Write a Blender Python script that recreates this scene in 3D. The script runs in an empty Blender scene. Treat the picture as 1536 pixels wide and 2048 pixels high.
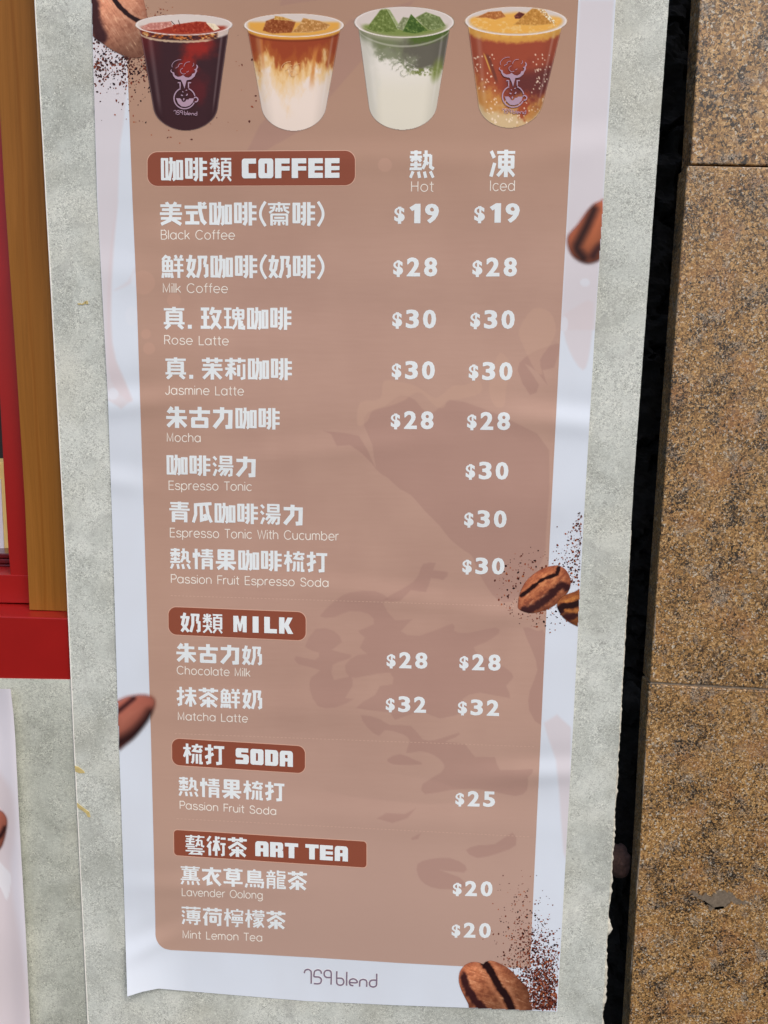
import bpy, bmesh, math, random
import numpy as np
from mathutils import Vector, Matrix

random.seed(7)
RNG = np.random.default_rng(7)
SC = bpy.context.scene
COL = SC.collection

# ------------------------------------------------------------------ camera
# photograph 1536 x 2048, focal length in its pixels; the wall is the plane
# y = 0, x runs to the right along it and z up; the camera stands ~0.95 m off it
FPX, CU, CV = 1450.0, 768.0, 1024.0
dn = np.array([-161.0, 9966.0, FPX]); dn /= np.linalg.norm(dn)       # world -Z seen by the camera
rt = np.array([23370.0, 524.0, -FPX]); rt -= dn * rt.dot(dn); rt /= np.linalg.norm(rt)
inw = np.cross(rt, dn)                                               # into the wall (+Y)
if inw[2] < 0: inw = -inw
up = -dn
CAM = np.array([0.0, -0.95, 1.45])
W2C = np.stack([rt, inw, up], axis=1)                                # camera coords of the world axes
C2W = W2C.T
def axis(v): return Vector(C2W @ np.array(v, float))
cam = bpy.data.cameras.new('camera')
cam.sensor_fit = 'VERTICAL'; cam.sensor_height = 24.0; cam.lens = FPX / 2048 * 24.0
cam.clip_start = 0.01; cam.clip_end = 200
camo = bpy.data.objects.new('camera', cam); COL.objects.link(camo)
X, Y, Z = axis((1, 0, 0)), axis((0, -1, 0)), axis((0, 0, -1))
camo.matrix_world = Matrix(((X.x, Y.x, Z.x, CAM[0]), (X.y, Y.y, Z.y, CAM[1]), (X.z, Y.z, Z.z, CAM[2]), (0, 0, 0, 1)))
SC.camera = camo

# ------------------------------------------------------------------ light
SUN_EL, SUN_AZ = 48.0, 34.0            # azimuth measured from straight in front of the wall
w = bpy.data.worlds.new('World'); SC.world = w; w.use_nodes = True
nt = w.node_tree; bg = nt.nodes['Background']
sky = nt.nodes.new('ShaderNodeTexSky'); sky.sky_type = 'NISHITA'; sky.sun_disc = False
sky.sun_elevation = math.radians(SUN_EL)
sdir = Vector((math.sin(math.radians(SUN_AZ)) * math.cos(math.radians(SUN_EL)),
               -math.cos(math.radians(SUN_AZ)) * math.cos(math.radians(SUN_EL)), math.sin(math.radians(SUN_EL))))
sky.sun_rotation = math.atan2(sdir.x, sdir.y)
sky.air_density = 1.0; sky.dust_density = 3.0; sky.ozone_density = 1.0
nt.links.new(sky.outputs[0], bg.inputs[0]); bg.inputs[1].default_value = 0.12
sl = bpy.data.lights.new('sun', 'SUN'); sl.energy = 1.3; sl.angle = math.radians(24); sl.color = (1, 0.93, 0.85)
so = bpy.data.objects.new('sun', sl); COL.objects.link(so)
so.rotation_euler = (-sdir).to_track_quat('-Z', 'Y').to_euler(); so.location = (-1, -3, 4)
vs = SC.view_settings
vs.view_transform = 'Standard'; vs.look = 'None'; vs.gamma = 1; vs.exposure = 0.36
WHITE = 0.86          # how bright an ideal white on the wall comes out

# ------------------------------------------------------------------ measuring helpers
def PX(u, v, y=0.0):
    """points of the plane at depth y seen at photograph pixels u, v (arrays or numbers)"""
    u = np.asarray(u, float); v = np.asarray(v, float)
    d = np.stack([(u - CU) / FPX, (v - CV) / FPX, np.ones_like(u)], axis=-1) @ W2C   # rows: world directions
    t = (np.asarray(y, float) - CAM[1]) / d[..., 1]
    return CAM + d * t[..., None]
def lin(c):
    c = np.asarray(c, float) / 255.0
    return np.where(c <= 0.04045, c / 12.92, ((c + 0.055) / 1.055) ** 2.4)
def alb(*c): return tuple(np.clip(lin(c) / WHITE, 0, 0.92))

# value noise
def vnoise(x, y, seed=0):
    xi = np.floor(x).astype(np.int64); yi = np.floor(y).astype(np.int64)
    fx = x - xi; fy = y - yi
    fx = fx * fx * (3 - 2 * fx); fy = fy * fy * (3 - 2 * fy)
    def h(a, b):
        n = (a * 374761393 + b * 668265263 + seed * 982451653) & 0x7fffffff
        n = ((n ^ (n >> 13)) * 1274126177) & 0x7fffffff
        return ((n ^ (n >> 16)) & 0xffff) / 65535.0
    return (h(xi, yi) * (1 - fx) + h(xi + 1, yi) * fx) * (1 - fy) + (h(xi, yi + 1) * (1 - fx) + h(xi + 1, yi + 1) * fx) * fy
def fbm(x, y, o=4, seed=0):
    s = 0; a = 0.5; t = 0
    for k in range(o):
        s = s + a * vnoise(x * 2 ** k, y * 2 ** k, seed + k); t += a; a *= 0.55
    return s / t

def catmull(pts, n=6, closed=True):
    p = np.array(pts, float); out = []; m = len(p)
    for i in range(m if closed else m - 1):
        if closed: a_, b, c, d = p[(i - 1) % m], p[i], p[(i + 1) % m], p[(i + 2) % m]
        else: a_, b, c, d = p[max(i - 1, 0)], p[i], p[i + 1], p[min(i + 2, m - 1)]
        for k in range(n):
            t_ = k / n
            out.append(0.5 * ((2 * b) + (-a_ + c) * t_ + (2 * a_ - 5 * b + 4 * c - d) * t_ ** 2 + (-a_ + 3 * b - 3 * c + d) * t_ ** 3))
    if not closed: out.append(p[-1])
    return np.array(out)

# ------------------------------------------------------------------ object helpers
def thing(name, label, cat, base, group=None):
    o = bpy.data.objects.new(name, None); COL.objects.link(o)
    o.location = base; o.empty_display_size = 0.02
    o['label'] = label; o['category'] = cat
    if group: o['group'] = group
    return o
def wloc(o):
    p = Vector((0, 0, 0))
    while o: p = p + o.location; o = o.parent
    return p
def mesh_obj(name, verts, faces, mat, parent=None, smooth=False, colors=None, base=None):
    verts = np.asarray(verts, float)
    org = np.array(wloc(parent)) if parent else np.array(base if base is not None else (0, 0, 0), float)
    me = bpy.data.meshes.new(name)
    me.from_pydata((verts - org).tolist(), [], faces if isinstance(faces, list) else faces.tolist())
    if colors is not None:
        a = me.color_attributes.new('Col', 'FLOAT_COLOR', 'POINT')
        a.data.foreach_set('color', np.asarray(colors, np.float32).ravel())
    if smooth: me.polygons.foreach_set('use_smooth', [True] * len(me.polygons))
    me.materials.append(mat); me.update()
    o = bpy.data.objects.new(name, me); COL.objects.link(o)
    if parent: o.parent = parent
    elif base is not None: o.location = base
    return o
def bevel_prism(name, poly_front, y0, y1, mat, parent, bev=0.0, base=None, segs=2):
    """a slab from a front outline (x,z points, any order) between depths y0 (front) and y1 (back)"""
    bm = bmesh.new()
    f = bm.faces.new([bm.verts.new((p[0], y0, p[1])) for p in poly_front])
    r = bmesh.ops.extrude_face_region(bm, geom=[f])
    for e in r['geom']:
        if isinstance(e, bmesh.types.BMVert): e.co.y = y1
    bmesh.ops.recalc_face_normals(bm, faces=bm.faces)
    if bev:
        bmesh.ops.bevel(bm, geom=list(bm.edges), offset=bev, segments=segs, affect='EDGES', profile=0.5)
    org = wloc(parent) if parent else Vector(base or (0, 0, 0))
    for v_ in bm.verts: v_.co -= org
    me = bpy.data.meshes.new(name); bm.to_mesh(me); bm.free(); me.materials.append(mat)
    o = bpy.data.objects.new(name, me); COL.objects.link(o)
    if parent: o.parent = parent
    else: o.location = org
    return o
def xz(pts, y): 
    return [(p[0], p[2]) for p in (PX(u, v, y) for u, v in pts)]

# ------------------------------------------------------------------ materials
def newmat(name):
    m = bpy.data.materials.new(name); m.use_nodes = True
    return m, m.node_tree, m.node_tree.nodes['Principled BSDF']
def N(t, kind, **kw):
    n = t.nodes.new(kind)
    for k, v_ in kw.items():
        if k in n.inputs.keys(): n.inputs[k].default_value = v_
        else: setattr(n, k, v_)
    return n
def ramp(t, stops, fac=None, interp='LINEAR'):
    r = t.nodes.new('ShaderNodeValToRGB'); r.color_ramp.interpolation = interp
    el = r.color_ramp.elements
    while len(el) < len(stops): el.new(0.5)
    for e, (p, c) in zip(el, stops):
        e.position = p; e.color = (c if len(c) == 4 else tuple(c) + (1,))
    if fac is not None: t.links.new(fac, r.inputs[0])
    return r
def mix(t, fac, a, b, mode='MIX'):
    m = t.nodes.new('ShaderNodeMix'); m.data_type = 'RGBA'; m.blend_type = mode
    for s, x in ((0, fac), (6, a), (7, b)):
        if hasattr(x, 'links'): t.links.new(x, m.inputs[s])
        elif isinstance(x, (int, float)): m.inputs[s].default_value = x
        else: m.inputs[s].default_value = tuple(x) + ((1,) if len(x) == 3 else ())
    return m.outputs[2]
def coords(t, scale=(1, 1, 1)):
    tc = t.nodes.new('ShaderNodeTexCoord'); mp = t.nodes.new('ShaderNodeMapping')
    mp.inputs['Scale'].default_value = scale
    t.links.new(tc.outputs['Object'], mp.inputs['Vector'])
    return mp.outputs['Vector']
def noise(t, vec, scale, detail=4, rough=0.55, dist=0.0):
    n = N(t, 'ShaderNodeTexNoise', Scale=scale, Detail=detail, Roughness=rough, Distortion=dist)
    t.links.new(vec, n.inputs['Vector']); return n.outputs[0]
def bump(t, bsdf, h, strength, dist):
    b = N(t, 'ShaderNodeBump', Strength=strength, Distance=dist)
    t.links.new(h, b.inputs['Height']); t.links.new(b.outputs[0], bsdf.inputs['Normal']); return b

INK_ROUGH = 0.42
def ink(name, c, alpha=1.0, rough=INK_ROUGH, var=0.0):
    m, t, b = newmat(name)
    b.inputs['Base Color'].default_value = tuple(c) + (1,)
    b.inputs['Roughness'].default_value = rough; b.inputs['Specular IOR Level'].default_value = 0.14
    b.inputs['Alpha'].default_value = alpha
    if var:
        v_ = coords(t); n = noise(t, v_, 7, 3)
        r = ramp(t, [(0.3, tuple(x * (1 - var) for x in c)), (0.7, tuple(min(1, x * (1 + var)) for x in c))], n)
        t.links.new(r.outputs[0], b.inputs['Base Color'])
    return m
def painted(name, rough=INK_ROUGH, paper=False):
    m, t, b = newmat(name)
    a = t.nodes.new('ShaderNodeVertexColor'); a.layer_name = 'Col'
    t.links.new(a.outputs['Color'], b.inputs['Base Color']); t.links.new(a.outputs['Alpha'], b.inputs['Alpha'])
    b.inputs['Roughness'].default_value = rough; b.inputs['Specular IOR Level'].default_value = 0.14
    if paper: bump(t, b, noise(t, coords(t), 30, 3), 0.05, 0.004)
    return m

def mat_stone(name, tint=(1, 1, 1), warm=0.5):
    """grey stone-look laminate: cloudy, with fine scaly grain in patches"""
    m, t, b = newmat(name); v_ = coords(t)
    cloud = noise(t, v_, 9, 5, 0.6, 0.6)
    base = ramp(t, [(0.3, alb(158, 162, 154)), (0.5, alb(188, 193, 186)), (0.7, alb(212, 216, 209))], cloud)
    wn = noise(t, v_, 5.5, 3, 0.5)
    wr = ramp(t, [(0.5, (0, 0, 0)), (0.75, (warm, warm, warm))], wn)
    c = mix(t, wr.outputs[0], base.outputs[0], alb(190, 186, 166))
    # scaly grain
    gv = coords(t, (1, 1, 1.25))
    g = N(t, 'ShaderNodeTexNoise', Scale=330, Detail=5, Roughness=0.72, Distortion=1.6); t.links.new(gv, g.inputs['Vector'])
    patch = noise(t, v_, 26, 5, 0.65, 0.8)
    pr = ramp(t, [(0.38, (0.25,) * 3), (0.6, (0.85,) * 3)], patch)
    gd = ramp(t, [(0.40, (1,) * 3), (0.50, (0,) * 3)], g.outputs[0])
    dm = N(t, 'ShaderNodeMath', operation='MULTIPLY'); t.links.new(gd.outputs[0], dm.inputs[0]); t.links.new(pr.outputs[0], dm.inputs[1])
    c = mix(t, dm.outputs[0], c, alb(122, 124, 118))
    gl = ramp(t, [(0.53, (0,) * 3), (0.62, (1,) * 3)], g.outputs[0])
    lm = N(t, 'ShaderNodeMath', operation='MULTIPLY'); t.links.new(gl.outputs[0], lm.inputs[0]); t.links.new(pr.outputs[0], lm.inputs[1])
    c = mix(t, lm.outputs[0], c, alb(222, 224, 214))
    ck = N(t, 'ShaderNodeTexNoise', Scale=150, Detail=3, Roughness=0.6, Distortion=2.2); t.links.new(gv, ck.inputs['Vector'])
    ckr = ramp(t, [(0.455, (0,) * 3), (0.485, (1,) * 3), (0.505, (0,) * 3)], ck.outputs[0])
    pk = noise(t, v_, 20, 4, 0.6, 0.6); pkr = ramp(t, [(0.46, (0,) * 3), (0.62, (0.75,) * 3)], pk)
    cm = N(t, 'ShaderNodeMath', operation='MULTIPLY'); t.links.new(ckr.outputs[0], cm.inputs[0]); t.links.new(pkr.outputs[0], cm.inputs[1])
    c = mix(t, cm.outputs[0], c, alb(118, 120, 112))
    # smeared grey patches
    sp = noise(t, v_, 14, 6, 0.7, 1.2)
    sr = ramp(t, [(0.55, (0,) * 3), (0.68, (0.45,) * 3)], sp)
    c = mix(t, sr.outputs[0], c, alb(150, 152, 147))
    c = mix(t, 1.0, c, tint, 'MULTIPLY')
    t.links.new(c, b.inputs['Base Color'])
    b.inputs['Roughness'].default_value = 0.48; b.inputs['Specular IOR Level'].default_value = 0.4
    bump(t, b, g.outputs[0], 0.25, 0.0012)
    return m
def mat_granite(name, k=1.0, seed=0.0):
    m, t, b = newmat(name); tc = t.nodes.new('ShaderNodeTexCoord'); mp = t.nodes.new('ShaderNodeMapping')
    mp.inputs['Location'].default_value = (seed, seed * 0.7, seed * 1.3); mp.inputs['Scale'].default_value = (k, k, k)
    mp.inputs['Rotation'].default_value = (0, 0.5, 0)
    t.links.new(tc.outputs['Object'], mp.inputs['Vector']); v_ = mp.outputs['Vector']
    big = noise(t, v_, 24, 5, 0.65, 0.8)
    c = ramp(t, [(0.28, alb(98, 70, 44)), (0.42, alb(142, 104, 62)), (0.55, alb(168, 126, 76)), (0.7, alb(190, 152, 106))], big).outputs[0]
    # flakes
    vo = N(t, 'ShaderNodeTexVoronoi', Scale=330); vo.feature = 'F1'
    wv = N(t, 'ShaderNodeTexNoise', Scale=180, Detail=3); t.links.new(v_, wv.inputs['Vector'])
    ad = N(t, 'ShaderNodeMix'); ad.data_type = 'VECTOR'; ad.inputs[0].default_value = 0.012
    t.links.new(v_, ad.inputs[4]); t.links.new(wv.outputs[1], ad.inputs[5]); t.links.new(ad.outputs[1], vo.inputs['Vector'])
    sep = t.nodes.new('ShaderNodeSeparateColor'); t.links.new(vo.outputs['Color'], sep.inputs[0])
    fl = ramp(t, [(0.0, alb(34, 28, 26)), (0.16, alb(80, 62, 46)), (0.27, alb(132, 96, 58)), (0.6, alb(168, 128, 80)), (0.82, alb(192, 156, 112)), (0.93, alb(186, 178, 166)), (1.0, alb(150, 144, 138))], sep.outputs[0], 'CONSTANT')
    c = mix(t, 0.74, c, fl.outputs[0])
    fn_ = noise(t, v_, 500, 4, 0.75, 0.8); fr_ = ramp(t, [(0.36, (0.30,) * 3), (0.5, (0.5,) * 3), (0.64, (0.72,) * 3)], fn_)
    c = mix(t, 0.75, c, fr_.outputs[0], 'OVERLAY')
    # reddish blush
    rn = noise(t, v_, 12, 4, 0.6); rr = ramp(t, [(0.52, (0,) * 3), (0.7, (0.4,) * 3)], rn)
    c = mix(t, rr.outputs[0], c, alb(146, 94, 60))
    # grey clusters
    gn = noise(t, v_, 26, 6, 0.7, 0.6); gr = ramp(t, [(0.53, (0,) * 3), (0.68, (0.6,) * 3)], gn)
    gs = N(t, 'ShaderNodeTexNoise', Scale=420, Detail=3); t.links.new(v_, gs.inputs['Vector'])
    gcol = ramp(t, [(0.35, alb(62, 56, 54)), (0.5, alb(118, 108, 100)), (0.65, alb(186, 180, 170))], gs.outputs[0])
    c = mix(t, gr.outputs[0], c, gcol.outputs[0])
    # black specks, clustered
    dn_ = noise(t, v_, 200, 5, 0.72, 0.9); cl = noise(t, v_, 13, 4, 0.6, 0.5)
    sm = N(t, 'ShaderNodeMath', operation='MULTIPLY_ADD'); t.links.new(cl, sm.inputs[0]); sm.inputs[1].default_value = 0.42; t.links.new(dn_, sm.inputs[2])
    dr = ramp(t, [(0.0, (0,) * 3), (0.755, (0,) * 3), (0.785, (0.96,) * 3)], sm.outputs[0])
    c = mix(t, dr.outputs[0], c, alb(28, 24, 23))
    c = mix(t, 1.0, c, (1.08, 1.14, 1.14), 'MULTIPLY')
    t.links.new(c, b.inputs['Base Color'])
    b.inputs['Roughness'].default_value = 0.42; b.inputs['Specular IOR Level'].default_value = 0.45
    bump(t, b, dn_, 0.35, 0.0015)
    return m
def mat_wood():
    m, t, b = newmat('brown_wood'); v_ = coords(t, (1, 1, 0.035))
    g = noise(t, v_, 60, 6, 0.6, 1.2)
    r = ramp(t, [(0.3, alb(126, 80, 30)), (0.5, alb(138, 89, 35)), (0.72, alb(147, 96, 41))], g)
    g2 = noise(t, coords(t, (1, 1, 0.02)), 420, 4, 0.7)
    r2 = ramp(t, [(0.36, (0.22,) * 3), (0.48, (0,) * 3)], g2)
    c = mix(t, r2.outputs[0], r.outputs[0], alb(104, 62, 20))
    wv = N(t, 'ShaderNodeTexWave', Scale=9, Distortion=5, Detail=3); wv.bands_direction = 'X'
    t.links.new(coords(t, (1, 1, 0.12)), wv.inputs['Vector'])
    wr = ramp(t, [(0.0, (0.5,) * 3), (0.06, (0,) * 3)], wv.outputs[1])
    c = mix(t, wr.outputs[0], c, alb(120, 70, 20))
    t.links.new(c, b.inputs['Base Color']); b.inputs['Roughness'].default_value = 0.45; b.inputs['Specular IOR Level'].default_value = 0.2
    bump(t, b, g2, 0.08, 0.001)
    return m
def mat_plain(name, c, rough=0.5, nscale=40, var=0.08, bmp=0.0, spec=0.5):
    m, t, b = newmat(name); v_ = coords(t)
    n = noise(t, v_, nscale, 5, 0.6)
    r = ramp(t, [(0.3, tuple(x * (1 - var) for x in c)), (0.7, tuple(min(0.95, x * (1 + var)) for x in c))], n)
    t.links.new(r.outputs[0], b.inputs['Base Color'])
    b.inputs['Roughness'].default_value = rough; b.inputs['Specular IOR Level'].default_value = spec
    if bmp: bump(t, b, n, bmp, 0.003)
    return m

M_PRINT = painted('brown_print', 0.42, True); M_SHEET = painted('poster_paper', 0.38, True); M_PAINT = painted('printed_picture')
M_HEAD = ink('heading_print', alb(137, 76, 58), var=0.03)
M_HLINE = ink('heading_outline_print', alb(205, 165, 145))
M_LET = ink('lettering_print', alb(222, 228, 232)); M_LEDGE = ink('lettering_edge_print', alb(232, 228, 226))
M_THIN = ink('thin_lettering_print', alb(240, 224, 214))
M_DASH = ink('dash_print', alb(199, 166, 148))
M_LOGO = ink('logo_print', alb(124, 110, 130))
M_CLOGO = ink('cup_logo_print', alb(170, 142, 160)); M_CLOGO2 = ink('faint_logo_print', alb(216, 172, 124)); M_CLOGO3 = ink('pale_logo_print', alb(176, 178, 158))
M_TONE3 = ink('mauve_tone_print', alb(160, 116, 110), 0.20)
M_BOARD = mat_stone('grey_stone_laminate', (1.06, 1.055, 1.06)); M_BOARD2 = mat_stone('beige_stone_laminate', (0.90, 0.895, 0.86), 0.75)
M_CORE = mat_plain('board_core', alb(222, 220, 214), 0.6, 200, 0.1)
M_CRUMB = mat_plain('crumbled_filler', alb(186, 184, 172), 0.85, 160, 0.25, 0.6)
M_GRAN = mat_granite('granite', 1.6, 0.0); M_GRAN2 = mat_granite('coarse_granite', 1.1, 3.1); M_GRAN3 = mat_granite('fine_granite', 1.65, 7.7)
M_MORTAR = mat_plain('mortar', alb(150, 135, 118), 0.85, 260, 0.35, 0.6)
M_ROCK = mat_plain('dark_rubble', alb(40, 37, 35), 0.9, 70, 0.45, 0.8)
M_ROCK2 = mat_plain('pinkish_rubble', alb(96, 70, 62), 0.85, 90, 0.35, 0.8)
M_WOOD = mat_wood()
M_RED = mat_plain('red_paint', alb(146, 24, 22), 0.34, 18, 0.05, 0.0)
M_CREAM = mat_plain('cream_card', alb(222, 190, 120), 0.6, 30, 0.05)
M_LAV = mat_plain('white_card', alb(214, 210, 220), 0.5, 30, 0.03)
M_DRED = mat_plain('dark_red_tray', alb(84, 18, 22), 0.25, 60, 0.3)
M_DARK = mat_plain('dark_interior', alb(38, 34, 34), 0.8, 10, 0.2)

# ================================================================== the setting behind everything
# --- dark rubble wall behind the gap
def rubble():
    y0 = 0.15
    nx, nz = 48, 520
    us = np.linspace(1100, 1500, nx); vs_ = np.linspace(-700, 2900, nz)
    U, V = np.meshgrid(us, vs_)
    P = PX(U, V, y0).reshape(-1, 3)
    n = fbm(P[:, 0] * 38, P[:, 2] * 38, 5, 3); n2 = np.abs(fbm(P[:, 0] * 22 + 9, P[:, 2] * 16, 3, 11) - 0.5)
    P[:, 1] += -(n - 0.5) * 0.035 + np.clip(0.05 - n2, 0, 1) * 0.5
    idx = np.arange(nx * nz).reshape(nz, nx)
    F = np.stack([idx[:-1, :-1], idx[1:, :-1], idx[1:, 1:], idx[:-1, 1:]], -1).reshape(-1, 4)
    o = mesh_obj('rubble_wall', P, F, M_ROCK, base=PX(1280, 2900, y0).tolist())
    o['label'] = 'dark rough rubble wall deep in the gap between grey board and granite'; o['category'] = 'wall'
    def lump(u, v, y, sx, sz, mat, label, seed):
        bm = bmesh.new(); bmesh.ops.create_icosphere(bm, subdivisions=4, radius=1)
        c = PX(u, v, y)
        V_ = np.array([q.co[:] for q in bm.verts])
        d = 1 + 0.5 * (fbm(V_[:, 0] * 1.6 + seed, V_[:, 2] * 1.6 + V_[:, 1], 4, seed) - 0.5)
        V_ = V_ * d[:, None] * np.array([sx, 0.02, sz]) + c
        F_ = [[q.index for q in f.verts] for f in bm.faces]; bm.free()
        q = mesh_obj('rubble_stone', V_, F_, mat, base=(c - np.array([0, 0, sz])).tolist())
        q['label'] = label; q['category'] = 'stone'
    lump(1237, 1722, 0.07, 0.017, 0.026, M_ROCK2, 'pinkish brown stone wedged in the dark gap', 5)
    lump(1262, 1395, 0.11, 0.016, 0.024, M_ROCK, 'dark grey stone bulging from the gap wall beside the lower granite joint', 9)
rubble()

# --- granite
GR = thing('granite_pillar', 'brown speckled granite cladding of three slabs beside the grey board', 'wall', PX(1400, 2900, 0.0).tolist())
YG = 0.012; TH = 0.034
def slab(pts, mat):
    return bevel_prism('granite_slab', xz(pts, YG), YG, YG + TH, mat, GR, 0.0016, segs=2)
slab([(1449, -700), (1400, 0), (1381, 328), (2600, 352), (2600, -700)], M_GRAN2)
slab([(1374.5, 331), (1362, 500), (1329, 950), (1299.5, 1364), (2600, 1438), (2600, 355)], M_GRAN)
slab([(1297.5, 1369), (1284, 1620), (1258, 2048), (1195, 2900), (2600, 2900), (2600, 1443)], M_GRAN3)
bevel_prism('mortar_joint', xz([(1303, 1358), (1300, 1374), (2600, 1450), (2600, 1432)], YG + 0.0035), YG + 0.0035, YG + 0.03, M_MORTAR, GR)
bevel_prism('mortar_joint', xz([(1388, 323), (1388, 336), (2600, 360), (2600, 347)], YG + 0.012), YG + 0.012, YG + 0.03, M_ROCK, GR)
M_STAIN = mat_plain('grey_stain', alb(112, 100, 86), 0.45, 300, 0.3)
def stain(pts):
    p = catmull(pts, 9); n1 = fbm(p[:, 0] * 0.35, p[:, 1] * 0.35, 3, 3) - 0.5; n2 = fbm(p[:, 0] * 0.35 + 7, p[:, 1] * 0.35, 3, 9) - 0.5
    p = p + np.stack([n1, n2], 1) * 13
    bevel_prism('grey_stain', xz([tuple(q) for q in p], YG), YG - 0.0002, YG + 0.0004, M_STAIN, GR)
stain([(1376, 1783), (1392, 1784), (1402, 1790), (1412, 1788), (1424, 1791), (1438, 1782), (1452, 1783), (1466, 1784), (1473, 1796), (1496, 1804), (1474, 1809), (1462, 1806), (1448, 1815), (1432, 1815), (1424, 1820), (1414, 1811), (1404, 1801), (1396, 1797)])
# mortar smears on the arris of the slabs
def smear(name, pts, wd, seed):
    p = np.array([PX(u, v, YG - 0.0004) for u, v in pts]); n = 60
    t_ = np.linspace(0, 1, n); c = np.stack([np.interp(t_, np.linspace(0, 1, len(p)), p[:, k]) for k in range(3)], 1)
    wv = wd * (0.25 + 0.9 * fbm(t_ * 14, t_ * 0 + seed, 3, seed)) * np.sin(np.pi * np.clip(t_, 0.02, 0.98)) ** 0.3
    V_ = []; F_ = []
    for k in range(n):
        V_ += [c[k] + [-wv[k], 0.0012, 0], c[k] + [0, -0.0004, 0], c[k] + [wv[k], 0.0006, 0]]
        if k: F_ += [[3 * k - 3, 3 * k - 2, 3 * k + 1, 3 * k], [3 * k - 2, 3 * k - 1, 3 * k + 2, 3 * k + 1]]
    mesh_obj(name, V_, F_, M_MORTAR, GR, True)
smear('mortar_smear', [(1312, 1220), (1308, 1290)], 0.0014, 1)
smear('mortar_smear', [(1292, 1500), (1285, 1610)], 0.0010, 2)
smear('mortar_smear', [(1281, 1700), (1272, 1800)], 0.0013, 3)
smear('mortar_smear', [(1266, 1890), (1262, 1950)], 0.0008, 4)

# --- boards
def edge_pts(tab, v):
    t_ = np.array(tab, float); 
    return np.interp(v, t_[:, 1], t_[:, 0])
def ext(tab, v0=-700, v1=2900):
    t_ = list(tab); (a, b), (c, d) = t_[0], t_[1]; (e, f), (g, h) = t_[-2], t_[-1]
    return [(a + (v0 - b) * (c - a) / (d - b), v0)] + t_ + [(g + (v1 - h) * (g - e) / (h - f), v1)]
BL = ext([(69, 0), (91.5, 400), (111, 750), (130, 1100), (148, 1500), (163, 1800)])
BR = ext([(1338, 0), (1301.6, 500), (1268.4, 950), (1239, 1450), (1221, 1750), (1203.7, 2048)])
BD = thing('grey_board', 'grey stone-look wall board carrying the coffee menu poster', 'wall panel', PX(700, 2900, 0.008).tolist())
BT = 0.014
lv = np.linspace(-700, 2900, 40); rv = np.linspace(2900, -700, 600)
left = [(edge_pts(BL, v), v) for v in lv]
jag = lambda v: (0.8 + 2.6 * np.clip((v - 1000) / 500, 0, 1)) * (fbm(np.array(v * 0.09), np.array(2.0), 3, 4) - 0.5)
right = [(float(edge_pts(BR, v) + jag(v)), v) for v in rv]
bm_pts = xz(left + right, 0.0)
bevel_prism('board', bm_pts, 0.0, BT, M_BOARD, BD)
# pale core showing along the cut left edge
def strip(name, tab, y, w0, mat, parent, v0=-700, v1=2900, th=0.0012, seed=0, jit=0.3):
    vv = np.linspace(v0, v1, 160); uu = edge_pts(tab, vv)
    P = PX(uu, vv, y); ww = w0 * (1 + jit * 2 * (fbm(vv * 0.03, vv * 0 + seed, 3, seed) - 0.5))
    V_ = []; F_ = []
    for k in range(len(vv)):
        x, _, z = P[k]
        V_ += [(x - 0.0004, y + 0.004, z), (x, y - th, z), (x + ww[k], y - th * 0.8, z), (x + ww[k] + 0.0003, y + 0.002, z)]
        if k:
            a = 4 * k
            F_ += [[a - 4 + j, a - 3 + j, a + 1 + j, a + j] for j in range(3)]
    return mesh_obj(name, V_, F_, mat, parent, True)
strip('board_edge', BL, 0.0, 0.0012, M_CORE, BD, th=0.0006, seed=3)
# crumbling filler along the lower right edge
def crumble():
    vv = np.linspace(1060, 2900, 1300); uu = edge_pts(BR, vv) - 1.0
    P = PX(uu, vv, 0.006)
    env = np.clip((vv - 1060) / 500, 0.1, 1) * (0.45 + 0.55 * np.clip((vv - 1650) / 300, 0, 1))
    r = 0.0012 + 0.0058 * env * np.clip(fbm(vv * 0.035, vv * 0 + 1, 4, 21) * 1.7 - 0.35, 0, 1)
    K = 10; V_ = []; F_ = []
    for k in range(len(vv)):
        for j in range(K):
            a = 2 * math.pi * j / K
            rr = r[k] * (0.65 + 0.7 * float(vnoise(np.array(vv[k] * 0.16), np.array(j * 1.3), 5)))
            V_.append((P[k, 0] + rr * math.cos(a), P[k, 1] + rr * 0.8 * math.sin(a), P[k, 2]))
        if k:
            F_ += [[(k - 1) * K + j, (k - 1) * K + (j + 1) % K, k * K + (j + 1) % K, k * K + j] for j in range(K)]
    mesh_obj('crumbled_filler', V_, F_, M_CRUMB, BD, True)
crumble()
# yellow glue marks on the board
M_GLUE = mat_plain('dried_glue', alb(192, 174, 118), 0.45, 120, 0.2, 0.3)
def blob(name, pts, parent, y, mat, th=0.0006):
    p = xz(pts, y); bevel_prism(name, p, y - th, y + 0.0005, mat, parent)
blob('glue_mark', [(149.5, 1531), (158, 1534), (168, 1542), (170, 1546), (160, 1546), (151, 1543)], BD, 0.0, M_GLUE)
blob('glue_mark', [(154, 1605), (160, 1610), (168, 1616), (179, 1624), (181, 1634), (176, 1634), (172, 1626), (162, 1619), (155, 1614)], BD, 0.0, M_GLUE)
for q in ([(155, 607), (162, 606), (164, 609), (157, 609.5)], [(163, 609), (171, 602), (173, 606), (166, 610)], [(170, 603), (175, 601), (177, 608), (173, 609)]):
    blob('glue_mark', q, BD, 0.0, M_GLUE)

# --- recessed board below the red sill
LB = thing('recessed_board', 'beige grey stone-look board below the red sill, set back behind the main board', 'wall panel', PX(60, 2900, 0.01).tolist())
YL = 0.0045
bevel_prism('board', xz([(-900, 1342), (168, 1360), (232, 2900), (-900, 2900)], YL), YL, YL + 0.012, M_BOARD2, LB)

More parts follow.
